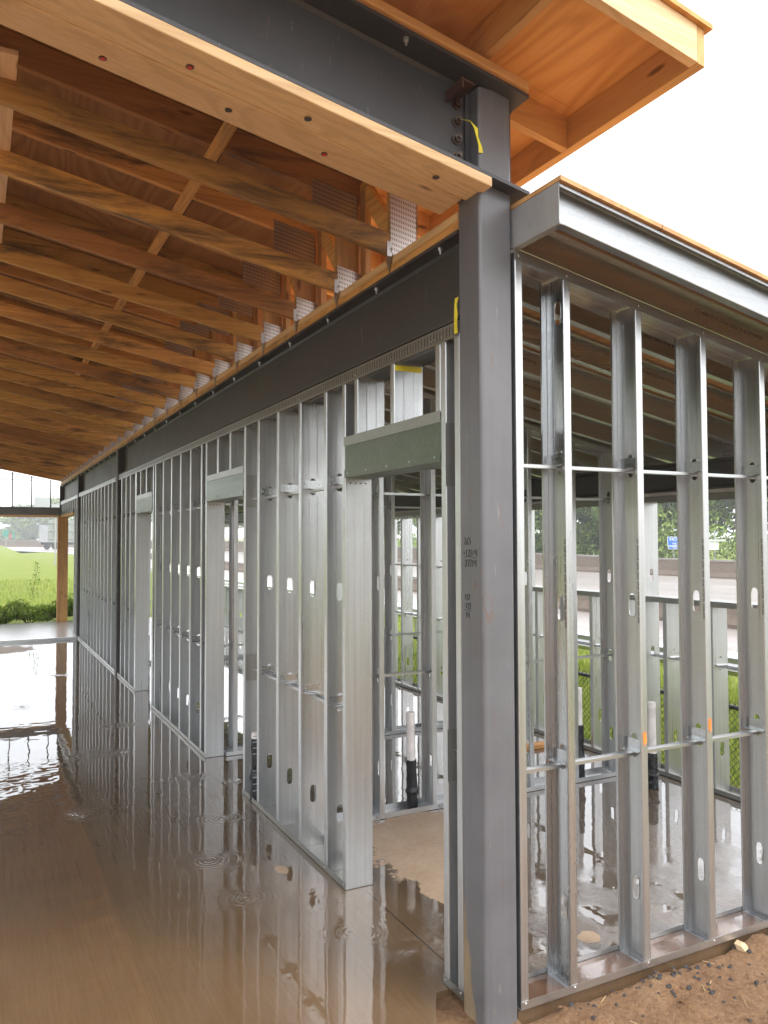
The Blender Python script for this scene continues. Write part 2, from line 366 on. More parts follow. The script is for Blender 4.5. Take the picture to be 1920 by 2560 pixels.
def obj(name, mb, mat, parent=None, solid=0, bevel=0, smooth=False, label=None):
    me = mb if isinstance(mb, bpy.types.Mesh) else mesh(name, mb)
    if mat and not me.materials: me.materials.append(mat)
    o = bpy.data.objects.new(name, me); COL.objects.link(o)
    if parent:
        o.parent = parent
        base = Vector((0, 0, 0)); p = parent
        while p: base += p.location; p = p.parent
        o.location = -base
    if solid:
        md = o.modifiers.new('thickness', 'SOLIDIFY'); md.thickness = solid; md.offset = 0
    if bevel:
        md = o.modifiers.new('bevel', 'BEVEL'); md.width = bevel; md.segments = 2; md.limit_method = 'ANGLE'
    if smooth:
        for p in me.polygons: p.use_smooth = True
    if label: o['label'] = label
    return o
def thing(name, label, cat, loc, group=None):
    o = bpy.data.objects.new(name, None); COL.objects.link(o); o.location = loc; o.empty_display_size = .1
    o['label'] = label; o['category'] = cat
    if group: o['group'] = group
    return o
def tag(o, label, cat, group=None):
    o['label'] = label; o['category'] = cat
    if group: o['group'] = group
    return o
def struct(o): o['kind'] = 'structure'; return o
def stuff(o): o['kind'] = 'stuff'; return o
def put(src, parent, loc, name=None):
    """linked copy of a part at a world position"""
    o = src.copy(); COL.objects.link(o); o.parent = parent
    base = Vector((0, 0, 0)); p = parent
    while p: base += p.location; p = p.parent
    o.location = Vector(loc)-base
    for c in src.children:
        cc = c.copy(); COL.objects.link(cc); cc.parent = o
    return o
ORD = ['first', 'second', 'third', 'fourth', 'fifth', 'sixth', 'seventh', 'eighth', 'ninth', 'tenth', 'eleventh', 'twelfth', 'thirteenth', 'fourteenth', 'fifteenth', 'sixteenth', 'seventeenth', 'eighteenth', 'nineteenth', 'twentieth']
ORD += ['twenty-'+x for x in ORD[:9]]+['thirtieth']+['thirty-'+x for x in ORD[:9]]+['fortieth']

# C stud. u across the web 0..D, v away from the web 0..F, w along
def bend(D, F, L, r=.003):
    lip1 = [(L, F), (r, F), (r*.3, F-r*.3), (0, F-r), (0, r), (r*.3, r*.3), (r, 0)]
    lip2 = [(D-u, v) for u, v in lip1][::-1]
    return lip1, lip2
def cstud(D, F, L, W, knocks, fm):
    """C section with stadium knock-outs through its web at heights in knocks"""
    mb = MB(); a, b = bend(D, F, L) if L else ([(0, F), (0, .003), (.001, .001), (.003, 0)], [(D-.003, 0), (D-.001, .001), (D, .003), (D, F)])
    mb.path(a, 0, W, fm); mb.path(b, 0, W, fm)
    u0, u1 = .003, D-.003; prev = 0; hw, hl = .019, .052
    for kz in knocks+[None]:
        top = W if kz is None else kz-.07
        # shallow stiffening ridges rolled along the web
        mb.path([(u0, 0), (D*.30, 0), (D*.32, .0005), (D*.34, 0), (D*.66, 0), (D*.68, .0005), (D*.70, 0), (u1, 0)], prev, top, fm)
        if kz is None: break
        cu = D/2; hu = (u1-u0)/2; hh = .07
        angs = sorted(set([math.atan2(sy_*hh, sx*hu) % (2*PI) for sx in (1, -1) for sy_ in (1, -1)]+[i*PI/10 for i in range(20)]))
        inn, out = [], []
        for t in angs:
            c, s_ = math.cos(t), math.sin(t)
            k = min(hu/abs(c) if abs(c) > 1e-6 else 9, hh/abs(s_) if abs(s_) > 1e-6 else 9); out.append((cu+c*k, kz+s_*k))
            # stadium in the same direction
            lo, hi = 0, .1
            for _ in range(24):
                md = (lo+hi)/2; x, y = c*md, s_*md
                dy = max(abs(y)-(hl-hw), 0); ins = (x*x+dy*dy) < hw*hw
                lo, hi = (md, hi) if ins else (lo, md)
            inn.append((cu+c*lo, kz+s_*lo))
        n = len(angs); P = [fm(u, 0, w_) for u, w_ in inn]+[fm(u, 0, w_) for u, w_ in out]
        # rolled rim of the hole
        P += [fm(u, .0035, w_) for u, w_ in inn]
        F_ = [(i, (i+1) % n, n+(i+1) % n, n+i) for i in range(n)]+[(i, (i+1) % n, 2*n+(i+1) % n, 2*n+i) for i in range(n)]
        mb.add(P, F_); prev = kz+.07
    return mb
KN = [.30, .905, 1.51, 2.115]

def text_mesh(txt, size, depth=.0006, mirror=False):
    cu = bpy.data.curves.new('t', 'FONT'); cu.body = txt; cu.size = size; cu.extrude = depth; cu.resolution_u = 2
    o = bpy.data.objects.new('t', cu); COL.objects.link(o); bpy.context.view_layer.update()
    me = bpy.data.meshes.new_from_object(o.evaluated_get(bpy.context.evaluated_depsgraph_get()))
    bpy.data.objects.remove(o); bpy.data.curves.remove(cu)
    return me
def place_text(name, txt, size, mat, parent, origin, ux, uy, **kw):
    """text whose reading direction is ux and whose letters rise along uy"""
    me = text_mesh(txt, size, **kw); ux = Vector(ux).normalized(); uy = Vector(uy).normalized(); uz = ux.cross(uy)
    o = Vector(origin)
    for v in me.vertices: c = v.co.copy(); v.co = o+ux*c.x+uy*c.y+uz*c.z
    return obj(name, me, mat, parent)

# ================================================================== SETTING
def gh(x, y):
    if y < .3 and x < 12: h = -.45
    elif x < 3.0: h = -.12 if x > -6.2 else -.25
    elif x < 3.7: h = -.12-.6*(x-3)/.7
    elif x < 6.5: h = -.72+.37*(x-3.7)/2.8
    else: h = -.35
    if y > 16.6 and x < 3: h = -.12
    h += .008*max(0, min(y, 400)-50)
    return h
xs = [-400, -200, -100, -60, -40, -25, -15, -8, -4, 0, 2, 2.96, 3.0, 3.2, 3.4, 3.7, 4.2, 5, 6, 6.5, 8, 10, 14, 20, 28, 36, 44, 60, 100, 200, 500]
ys_ = [-300, -100, -40, -20, -10, -5, 0, 3, 6, 9, 12, 16, 16.6, 18, 22, 30, 40, 50, 60, 80, 100, 120, 150, 180, 220, 280, 400, 900]
gm = MB(); gm.add([(x, y, gh(x, y)) for y in ys_ for x in xs], [(j*len(xs)+i, j*len(xs)+i+1, (j+1)*len(xs)+i+1, (j+1)*len(xs)+i) for j in range(len(ys_)-1) for i in range(len(xs)-1)])
struct(obj('ground', gm, GRASS))
# clay strip around the building's front: finely divided and lumpy
random.seed(3)
lum = [(random.uniform(-1, 3.2), random.uniform(-2, .2), random.uniform(.02, .09), random.uniform(-.016, .042)) for _ in range(520)]
def sz(x, y):
    if y > .0 or x > 4 or x < -4 or y < -4: 
        h = -.07-.05*min(1.2, max(0, -y)); return (h if not (-.5 < x < .01 and y > -.05) else -.03) - .35*max(0, min(1, x-3.0))
    h = -.036-.05*min(1.2, max(0, -y))-.35*max(0, min(1, x-3.0))+.004*math.sin(x*91+y*57)*math.sin(y*83-x*37)+.004*math.sin(x*23.7+1)*math.sin(y*31.1)
    for a, b, r, q in lum:
        dd = (x-a)**2+(y-b)**2
        if dd < r*r*4: h += q*math.exp(-dd/(r*r))
    if -.5 < x < .0 and y > -.12: h = max(h, -.045)
    return h
gx = [-60, -40, -25, -15, -10, -7, -5, -3, -2, -1.5]+[-1+.03*i for i in range(150)]+[3.6, 4, 5, 7, 10, 11.9]
gy = [-60, -40, -25, -15, -9, -6, -4, -3, -2.4]+[-2+.03*i for i in range(68)]+[.10, .28]
sm = MB(); sm.add([(x, y, sz(x, y)) for y in gy for x in gx], [(j*len(gx)+i, j*len(gx)+i+1, (j+1)*len(gx)+i+1, (j+1)*len(gx)+i) for j in range(len(gy)-1) for i in range(len(gx)-1)])
# the bare clay of the site goes on round the left of the slab
sm.add([(x, y, -.16) for y in (.28, 6, 12, 17) for x in (-22, -14, -9, -5.9)], [(j*4+i, j*4+i+1, (j+1)*4+i+1, (j+1)*4+i) for j in range(3) for i in range(3)])
struct(obj('soil', sm, SOIL, smooth=True))
# slab with a notch round the corner column
sb = MB(); poly = [(-6, -.03), (-.40, -.03), (-.22, .26), (-.005, .26), (-.005, .012), (2.96, .012), (2.96, 16.6), (-6, 16.6)]
sb.ext(poly, -.25, -.001, lambda u, v, w_: (u, v, w_))
struct(obj('concrete_slab', sb, SLAB))

# road
def strip(near, far, z):
    mb = MB(); P = []
    for a, b in zip(near, far): P += [(a[0], a[1], z+.008*max(0, a[1]-50)), (b[0], b[1], z+.008*max(0, b[1]-50))]
    mb.add(P, [(2*i, 2*i+1, 2*i+3, 2*i+2) for i in range(len(near)-1)]); return mb
near = [(10.2, -120), (10.2, 0), (10.2, 50), (10.2, 90), (8, 115), (0, 140), (-20, 165), (-60, 185), (-160, 200)]
far = [(34.5, -120), (34.5, 0), (34.5, 50), (34.5, 95), (32, 125), (22, 155), (-8, 185), (-55, 207), (-160, 225)]
struct(obj('highway', strip(near, far, -.325), ROAD))
LINE = plain('lane_paint', (.42, .41, .39), .6)
lm = MB()
for x in (11.4, 15.5, 19.3, 31.8):
    for y in range(-40, 90, 1 if x in (11.4, 31.8) else 12):
        L_ = 1 if x in (11.4, 31.8) else 3.5
        z = -.319+.008*max(0, y-50); z2 = -.319+.008*max(0, y+L_-50)
        lm.add([(x, y, z), (x+.12, y, z), (x+.12, y+L_, z2), (x, y+L_, z2)], [(0, 1, 2, 3)])
struct(obj('lane_markings', lm, LINE))

# ================================================================== STEEL FRAME
def hss(x0, x1, y0, y1, z0, z1, r=.013):
    P = []
    for cx, cy_, a0 in ((x1-r, y1-r, 0), (x0+r, y1-r, 90), (x0+r, y0+r, 180), (x1-r, y0+r, 270)):
        for k in range(7):
            t = math.radians(a0+15*k); P.append((cx+r*math.cos(t), cy_+r*math.sin(t)))
    return MB().ext(P, z0, z1, lambda u, v, w_: (u, v, w_))
def shade(o):
    return o
c0 = thing('steel_column', 'grey primed square steel column at the near corner with marker sums', 'column', (-.09, .075, -.2), 'steel columns')
shade(obj('shaft', hss(-.165, -.012, .0, .152, -.2, 3.556), ST_C, c0))
# marker sums written on its left face
def strokes(lines, o, s, parent, name):
    """hand strokes on the x=-.1655 plane: u to the right is -y, v is up"""
    mb = MB()
    for ln in lines:
        for (a, b), (c, d_) in zip(ln, ln[1:]):
            mb.tube((-.1658, o[0]-a*s, o[1]+b*s), (-.1658, o[0]-c*s, o[1]+d_*s), .0012, n=5)
    return obj(name, mb, INK, parent)
D2 = [(0, .8), (.2, 1), (.45, .8), (.3, .45), (0, 0), (.5, .05)]
D6 = [(.45, 1), (.1, .6), (0, .2), (.2, 0), (.42, .2), (.3, .45), (.05, .3)]
D5 = [(.5, 1), (.1, 1), (.08, .6), (.4, .55), (.45, .2), (.2, 0), (0, .1)]
D1 = [(.2, 1), (.2, 0)]
D4 = [(.05, 1), (0, .5), (.5, .5)]; D4b = [(.45, 1), (.42, 0)]
D7 = [(0, 1), (.5, 1), (.15, 0)]
D3 = [(0, .95), (.4, 1), (.2, .6), (.45, .35), (.3, 0), (0, .05)]
DH = [(.0, .5), (.35, .5)]; SL = [(.0, .2), (.25, .9)]
def word(seq, x, y):
    out = []; cx = x
    for g in seq:
        for ln in (g if isinstance(g[0], list) else [g]): out.append([(cx+a, y+b) for a, b in ln])
        cx += .62
    return out
L_ = word([D2, D6, D5], .25, 3.1)+word([[DH, [(.17, .7), (.17, .3)]], D1, D2, D1, [SL], [D4, D4b]], .0, 1.35)+[[(.2, 1.15), (1.2, 1.3), (3.4, 1.1)]]+word([D2, D7, D7, D1, [D4, D4b]], .45, -.2)
strokes(L_, (.125, 1.70), .026, c0, 'marker_sum')
L_ = word([D1, D3, D7], .3, 3.1)+word([DH, D1, D2, D3], 0, 1.5)+[[(.2, 1.2), (2.2, 1.15)]]+word([D1, [D4, D4b]], .7, -.2)
strokes(L_, (.125, 1.50), .021, c0, 'marker_sum')
for k, (y, lb) in enumerate(((8.66, 'slim dark steel post inside the stud wall, nearer of two, left of the third doorway'), (13.3, 'slim dark steel post inside the stud wall, farther of two'), (16.88, 'dark steel post at the far end of the stud wall beside the timber post'))):
    t = thing('steel_column', lb, 'column', (-.09, y, -.2), 'steel columns')
    shade(obj('shaft', hss(-.175, -.02, y, y+.14, -.2, 3.05), ST_L, t))
for k, (y, lb) in enumerate(()): pass

def ibeam_y(x0, x1, z0, z1, y0, y1, tf=.014, tw=.009):
    xm = (x0+x1)/2; r = .012
    P = [(x0, z0), (x1, z0), (x1, z0+tf), (xm+tw/2+r, z0+tf), (xm+tw/2, z0+tf+r), (xm+tw/2, z1-tf-r), (xm+tw/2+r, z1-tf), (x1, z1-tf), (x1, z1), (x0, z1), (x0, z1-tf), (xm-tw/2-r, z1-tf), (xm-tw/2, z1-tf-r), (xm-tw/2, z0+tf+r), (xm-tw/2-r, z0+tf), (x0, z0+tf)]
    return MB().ext(P, y0, y1, lambda u, v, w_: (u, w_, v))
def ibeam_x(y0, y1, zb, h, x0, x1, sl, tf=.014, tw=.009):
    ym = (y0+y1)/2; r = .012
    P = [(y0, 0), (y1, 0), (y1, tf), (ym+tw/2+r, tf), (ym+tw/2, tf+r), (ym+tw/2, h-tf-r), (ym+tw/2+r, h-tf), (y1, h-tf), (y1, h), (y0, h), (y0, h-tf), (ym-tw/2-r, h-tf), (ym-tw/2, h-tf-r), (ym-tw/2, tf+r), (ym-tw/2-r, tf), (y0, tf)]
    return MB().ext(P, x0, x1, lambda u, v, w_: (w_, u, zb+v-sl*w_))
hexp = [(math.cos(i*PI/3), math.sin(i*PI/3)) for i in range(6)]
def nut_z(x, y, z):   # nut and stub of thread hanging under a flange
    mb = MB(); mb.ext([(x+a*.011, y+b*.011) for a, b in hexp], z-.012, z, lambda u, v, w_: (u, v, w_)); mb.tube((x, y, z-.028), (x, y, z-.011), .005, n=8)
    return mb
for k, (y0, y1, lb) in enumerate(((.155, 8.655, 'dark steel beam over the near stretch of stud wall, from corner column to first inner post'), (8.805, 13.295, 'dark steel beam over the middle stretch of stud wall between two inner posts'), (13.445, 16.875, 'short dark steel beam over the farthest stretch of stud wall'))):
    t = thing('steel_beam', lb, 'beam', (-.08, y0, 2.685), 'steel beams over the stud wall')
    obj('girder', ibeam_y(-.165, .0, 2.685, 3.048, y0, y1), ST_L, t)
    y = y0+.17; 
    while y < y1-.1:
        obj('bolt', nut_z(-.142, y, 3.034), SCREW, t); y += .6
    nb = thing('nailer_plate', lb.replace('dark steel beam', 'doubled timber nailer plate on the beam').replace('short doubled', 'doubled'), 'nailer', (-.08, y0, 3.05), 'nailers on the beams')
    nb['label'] = ['doubled timber nailer on the near steel beam, next to corner column', 'doubled timber nailer on the middle steel beam', 'doubled timber nailer on the farthest steel beam'][k]
    obj('lower_board', MB().box(-.162, -.01, y0, y1+.14, 3.05, 3.087), W_TY, nb, bevel=.003)
    obj('upper_board', MB().box(-.158, -.006, y0-.15+.16, y1+.14, 3.089, 3.126), W_FY, nb, bevel=.003)

SLM = .19
t = thing('rake_beam', 'big sloping dark grey steel I-beam bolted to the corner column', 'beam', (-.17, .07, 3.17))
zb = 3.151
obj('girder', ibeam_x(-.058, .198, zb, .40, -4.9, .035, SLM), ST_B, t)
for z in (3.50, 3.43, 3.36, 3.29):
    mb = MB(); x = -.225
    mb.tube((x, .0655, z), (x, .0585, z), .021, n=16); 
    b = obj('bolt', mb, RUST if z == 3.50 else BOLT, t)
    mb = MB(); mb.ext([(x+a*.0155, z+c*.0155) for a, c in hexp], .0585, .044, lambda u, v, w_: (u, w_, v)); mb.tube((x, .044, z), (x, .031, z), .008, n=10)
    obj('nut', mb, RUST if z == 3.50 else BOLT, b)
mb = MB(); mb.box(-.275, -.215, -.055, .06, 3.475, 3.483, SLM); mb.box(-.275, -.266, -.055, .06, 3.445, 3.475, SLM)
obj('rusty_angle', mb, RUST, t)
mb = MB(); mb.box(-.19, -.168, .052, .064, zb+.03, zb+.36, SLM); obj('end_tab', mb, ST_B, t)
obj('bolt', nut_z(-.50, -.03, zb+.386+.095), SCREW, t)
obj('bolt', nut_z(-1.35, -.03, zb+.386+.257), SCREW, t)
# timber under and over the rake beam
t = thing('rake_nailer', 'pale timber nailer of two side by side boards bolted under the sloping beam', 'nailer', (-.2, .1, 3.12))
f1 = obj('front_board', MB().box(-4.9, -.145, -.062, .098, zb-.040, zb-.002, SLM), W_FX, t, bevel=.005)
f2 = obj('back_board', MB().box(-4.9, -.18, .100, .262, zb-.043, zb-.004, SLM), W_FX, t, bevel=.005)
for x, y in ((-.34, .03), (-.86, .03), (-1.27, .04), (-.73, .19), (-1.52, .2), (-1.1, .18)):
    z = zb-.0425-SLM*x
    mb = MB().tube((x, y, z), (x, y, z-.003), .0135, n=14); o = obj('fastener', mb, BOLT, f1 if y < .1 else f2)
    if x in (-1.27, -1.52, -.73): obj('red_cap', MB().tube((x, y, z-.003), (x, y, z-.005), .009, n=12), REDP, f1 if y < .1 else f2)
t = tag(obj('top_nailer', MB().box(-4.9, .025, -.075, .20, zb+.402, zb+.440, SLM), W_OR, bevel=.006), 'orange pine board lying on top of the sloping steel beam', 'nailer')
t = thing('eave_beam', 'dark steel beam across the head of the window wall', 'beam', (2.87, .2, 2.16))
obj('girder', ibeam_y(2.795, 2.945, 2.155, 2.372, .0, 17.0), steel('eave_beam_grey', (.075, .075, .075), .45), t)
obj('flange_sheen', MB().box(2.79, 2.95, .0, 17, 2.128, 2.153), plain('pale_flange_sheen', (.5, .5, .48), .6), t)  # pale strip: the bottom flange's reflection built as a coloured piece

# ================================================================== MAIN ROOF
ZS = 3.745
TY = [.74+.61*k for k in range(27)]
def truss(y):
    t = thing('roof_truss', '', 'truss', (0, y, 3.126), 'roof trusses')
    def p(name, mb, mat, **kw): return obj(name, mb, mat, t, **kw)
    h = .019
    p('bottom_chord', MB().box(-4.7, -.172, y-h, y+h, 3.098, 3.198, SLM), W_TX, bevel=.003)
    p('top_chord', MB().box(-4.7, -.035, y-h, y+h, ZS-.14, ZS-.001, SLM), W_TX, bevel=.003)
    p('heel_post', MB().box(-.170, -.045, y-h, y+h, 3.128, 3.61), W_TZ, bevel=.002)
    for x in (-2.35, -3.4):
        p('web', MB().box(x, x+.089, y-h, y+h, 3.19-SLM*x, 3.65-SLM*x), W_TZ)
    for (xa, za), (xb, zb2) in (((-1.86, 3.96), (-2.6, 3.74)),):
        d_ = Vector((xb-xa, 0, zb2-za)).normalized(); n_ = Vector((-d_.z, 0, d_.x))*.040
        a = MB(); a.ext([(xa+n_.x, za+n_.z), (xa-n_.x, za-n_.z), (xb-n_.x, zb2-n_.z), (xb+n_.x, zb2+n_.z)], y-h+.0015, y+h-.0015, lambda u, v, w_: (u, w_, v)); p('web', a, W_TX)
    e = .0016
    p('gang_plate', MB().box(-.315, -.055, y-h-e, y-h, 3.455, 3.655, SLM), GANG)
    p('gang_plate', MB().box(-.172, -.035, y-h-e, y-h, 3.100, 3.235 if y > 1 else 3.42, SLM), GANG)
    ti = MB(); P = [(-.168, y-.03, 3.16), (-.168, y+.035, 3.15), (-.166, y+.03, 3.10), (-.166, y, 3.045), (-.166, y-.012, 3.10)]
    n = len(P); ti.add(P+[(a_[0]-.0016, a_[1], a_[2]) for a_ in P], [tuple(range(n)), tuple(range(n, 2*n))[::-1]]+[(i, (i+1) % n, n+(i+1) % n, n+i) for i in range(n)])
    ti.box(-.19, -.165, y-h-.0032, y-h-e, 3.12, 3.19)
    p('hurricane_tie', ti, G_Z)
    return t
def copy_tree(o, parent=None, loc=None):
    c = o.copy(); COL.objects.link(c); c.parent = parent
    if loc is not None: c.location = loc
    for ch in list(o.children): copy_tree(ch, c)
    return c
t0 = truss(TY[0]); t0['label'] = 'nearest weathered pine roof truss, with the tall nail plate at its heel'
t1 = truss(TY[1]); t1['label'] = 'second roof truss counted from the corner column'
ln = ['fourteenth']
for k in range(2, len(TY)):
    c = copy_tree(t1, None, (0, TY[k], 3.126)); c['label'] = '%s roof truss counted from the corner column' % ORD[k]
def rafter_tail(y, lb):
    o = obj('rafter_tail', MB().box(-.03, .428, y-.019, y+.019, ZS-.14, ZS-.001, SLM), W_OR, bevel=.003)
    me = o.data
    return o
rt_ = MB().box(-.03, .428, -.019, .019, ZS-.14, ZS-.001, SLM); rme = mesh('rafter_tail', rt_); rme.materials.append(W_OR)
for k, y in enumerate([.20]+TY):
    o = bpy.data.objects.new('rafter_tail', rme); COL.objects.link(o); o.location = (0, y+(.0 if k == 0 else .040), 0)
    tag(o, 'short orange rafter tail at the corner column reaching the eave board' if k == 0 else '%s rafter tail behind the column under the overhang, counted from the near end' % ORD[k-1], 'rafter', 'rafter tails')
# blocking panels between truss heels
def panel(y0, y1):
    t = thing('blocking_panel', '', 'blocking', (-.04, y0, 3.127), 'blocking panels between trusses')
    x0, x1 = -.035, -.0
    a, b = y0+.021, y1-.021
    obj('rail', MB().box(x0, x1, a, b, 3.128, 3.166), W_TY, t)
    obj('rail', MB().box(x0, x1, a, b, 3.69, 3.728), W_TY, t)
    obj('post', MB().box(x0, x1, a, a+.06, 3.167, 3.689), W_TZ, t); obj('post', MB().box(x0, x1, b-.06, b, 3.167, 3.689), W_TZ, t)
    d1 = MB(); d1.ext([(a+.061, 3.167), (a+.14, 3.167), (b-.061, 3.60), (b-.061, 3.689), (b-.10, 3.689), (a+.061, 3.24)], x0, x1, lambda u, v, w_: (w_, u, v))
    obj('diagonal', d1, W_TY, t)
    return t
p0 = panel(TY[0], TY[1]); p0['label'] = 'timber blocking panel with diagonal brace, nearest to the corner column'
for k in range(1, len(TY)-1):
    c = copy_tree(p0, None, (-.04, TY[k], 3.127)); c['label'] = '%s timber blocking panel from the corner column, between truss heels' % ORD[k]
# sheathing
P_IN = ply('shaded_inner_plywood', ((.22, .09, .022), (.33, .145, .038), (.42, .20, .06)), .8)  # duller sheets, with the shade deep under the roof put into their colour
t = thing('roof_deck', 'plywood roof deck over the trusses, its inner sheets duller and darkened for shade', 'roof deck', (-2, 8, 3.9))
obj('overhang_sheet', MB().box(-4.95, .49, -.55, .118, ZS+.001, ZS+.019, SLM), P_RF, t)
obj('eave_sheet', MB().box(-.018, .49, .12, 17.6, ZS+.001, ZS+.019, SLM), P_RF, t)
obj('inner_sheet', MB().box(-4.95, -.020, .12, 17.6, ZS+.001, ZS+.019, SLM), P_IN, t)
t = tag(obj('eave_fascia', MB().box(.430, .468, -.53, 17.6, ZS-.14, ZS-.001, SLM), W_OY, bevel=.002), 'long orange fascia board along the low eave of the upper roof', 'fascia')
t = tag(obj('rake_fascia', MB().box(-4.95, .428, -.532, -.494, ZS-.14, ZS-.001, SLM), W_FX, bevel=.002), 'pale weathered fascia board along the front sloping edge of the roof', 'fascia')
for k, x in enumerate((-.16, -.77, -1.38, -1.99, -2.6, -3.2, -3.8)):
    zt = ZS-SLM*x
    tag(obj('lookout', MB().box(x-.019, x+.019, -.493, .70, zt-.135, zt-.005), W_OY, bevel=.003), '%s lookout board crossing the sloping beam, counted from the corner column' % ORD[k], 'lookout', 'lookouts under the front overhang')
t = tag(obj('strongback_board', MB().box(-1.90, -1.76, .55, 17, 3.53, 3.55), W_FY, bevel=.002), 'wide pale board running across the tops of the truss chords', 'board')
t = tag(obj('lateral_brace', MB().box(-.885, -.847, .6, 17, 3.66, 3.72), W_TY, bevel=.002), 'long brace board threaded across all trusses near the steel beam', 'brace')
t = tag(obj('truss_hanger_board', MB().box(-2.95, -2.81, .55, 17, 3.725, 3.745), W_FY), 'second wide pale board crossing the trusses, further left', 'board')
# far side support, out of the frame but carrying the roof
t = thing('steel_beam', 'dark steel beam carrying the high side of the roof', 'beam', (-4.6, 0, 3.5), 'steel beams over the stud wall')
obj('girder', ibeam_y(-4.75, -4.58, 3.62, 3.95, -.05, 17.0), ST_L, t)
for y in (0., 8.66, 16.88):
    t = thing('steel_column', 'dark steel post under the high side of the roof at %s' % {0.: 'the near corner', 8.66: 'mid length', 16.88: 'the far corner'}[y], 'column', (-4.66, y, -.1), 'steel columns')
    shade(obj('shaft', hss(-4.74, -4.59, y, y+.15, -.1, 3.62), ST_L, t))

# far end frame of the porch
t = thing('end_beam', 'grey steel beam across the far open end of the porch', 'beam', (-2.4, 17, 2.39), None)
mb = MB(); mb.ext([(17.0, 2.39), (17.12, 2.39), (17.12, 2.41), (17.02, 2.41), (17.02, 2.545), (17.12, 2.545), (17.12, 2.565), (17.0, 2.565)], -4.6, -.165, lambda u, v, w_: (w_, u, v))
obj('channel', mb, steel('end_beam_grey', (.17, .17, .175), .4), t); obj('timber_soffit', MB().box(-4.6, -.17, 17.0, 17.12, 2.34, 2.388), W_FX, t)
t = thing('clerestory_frame', 'thin grey posts standing on the far steel beam up to the roof', 'window frame', (-2.4, 17.06, 2.565))
for x in [-.36-.397*k for k in range(11)]:
    obj('mullion', MB().box(x-.012, x+.012, 17.03, 17.06, 2.566, ZS-.09-SLM*x-.53), ST_B, t)
obj('rail', MB().box(-4.6, -.75, 17.035, 17.055, 3.165, 3.178), ST_B, t)
mb = MB()
for k in range(150):
    x = -.17-k*.03
    if x < -4.6: break
    mb.box(x-.016, x, 17.02, 17.07, 3.098-.02, 3.098+.01, SLM)
obj('deck_closure', mb, G_Y, t)
t = thing('timber_post', 'orange pine post at the far end of the porch', 'post', (-.11, 16.55, 0))
obj('face_board', MB().box(-.20, -.03, 16.50, 16.54, 0, 2.34), W_FZ, t, bevel=.003); obj('side_board', MB().box(-.245, -.205, 16.50, 16.66, 0, 2.34), W_FZ, t, bevel=.003)
tag(obj('floor_track', MB().box(-5.9, -.21, 12.98, 13.06, .0, .05), G_X), 'metal track lying across the wet slab near the far end', 'track')

# ================================================================== LONG STUD WALL
wall = thing('corridor_stud_wall', 'long galvanised stud wall with three doorways beside the wet porch slab', 'stud wall', (-.08, .16, 0))
DW = .155
FM = lambda y0=0: (lambda u, v, w_: (u, v, w_))
def mk(name, kn, H, D=DW, F=.038, L=.012, mat=G_Z, mapf=None):
    mb = cstud(D, F, L, H, [q for q in kn if q < H-.1], mapf or (lambda u, v, w_: (u, v, w_)))
    o = obj(name, mb, mat, solid=.0013); COL.objects.unlink(o); return o
st_full = mk('stud', KN+[2.55], 2.625)
st_full0 = mk('stud', [], 2.625)
jack = mk('stud', [], 2.125)
kingtop = mk('king_stud', [], .49); crip = mk('cripple_stud', [.42], .295); crip2 = mk('cripple_stud', [], .295)
def addw(src, y, z=.003, x=-.158): return put(src, wall, (x, y, z))
ST = [1.51, 1.90, 2.29, 2.68, 2.99, 4.22, 4.61, 5.0, 5.39, 5.78, 6.17, 6.29, 7.37, 7.74, 8.06, 8.40]
y = 8.86
while y < 14.25:
    if not 12.9+.35 < y < 13.46: ST.append(round(y, 2))
    y += .37
for y in ST: addw(st_full0 if y == 2.99 else st_full, y)
# box stud at the corner column (two studs, open between)
e1 = addw(st_full, .262); 
e0 = put(st_full0, wall, (-.158, .158, .003))
doors = [(.303, 1.262), (3.03, 4.06), (6.36, 7.33)]
for k, (a, b) in enumerate(doors):
    addw(jack, b+.002); 
    if k == 2: addw(jack, a-.04)
    addw(kingtop, b+.002, 2.128)
    # header: box beam, cap leg, lower leg
    hd = obj('header', MB().box(-.160, -.005, a, b, 2.155, 2.305), G_H, wall, bevel=.002)
    obj('upper_leg', MB().box(-.1635, -.1605, a, b+.005, 2.290, 2.338), G_T, hd)
    mb = MB().box(-.1635, -.1605, a, b, 2.127, 2.166); mb.box(-.1635, -.002, a, b, 2.124, 2.1265)
    obj('lower_leg', mb, G_H, hd)
    obj('cap', MB().box(-.1605, -.002, a, b, 2.3065, 2.3095), G_Y, hd)
    # cripple studs
    for q in ((.715, 1.11) if k == 0 else (a+.33, a+.68)):
        addw(crip if q == 1.11 or q == .715 and False else crip2, q, 2.335)
    # clip with four holes at the head of the jamb
    cl = obj('jamb_clip', MB().box(-.150, -.018, b-.002, b-.0005, 2.075, 2.12), G_X, wall)
    for i in range(4): obj('screw', MB().tube((-.13+i*.03, b-.0025, 2.098), (-.13+i*.03, b-.005, 2.098), .0045, n=8), BOLT, cl)
    for q in range(5):
        yy = a+.04+q*(b-a-.08)/4
        obj('screw', MB().tube((-.1636, yy, 2.145), (-.1665, yy, 2.145), .0045, n=6), SCREW, hd)
crp = mk('cripple_stud', [], .19)
for i in range(7): addw(crp, 14.42+.36*i, 2.435)
hd = obj('header', MB().box(-.160, -.005, 14.3, 16.87, 2.375, 2.43), G_H, wall)
obj('opening_lining', MB().box(-.163, -.003, 14.3, 16.87, 2.33, 2.372), W_OY, hd)
# extra full stud beside first header
addw(crip2, .306, 2.335)
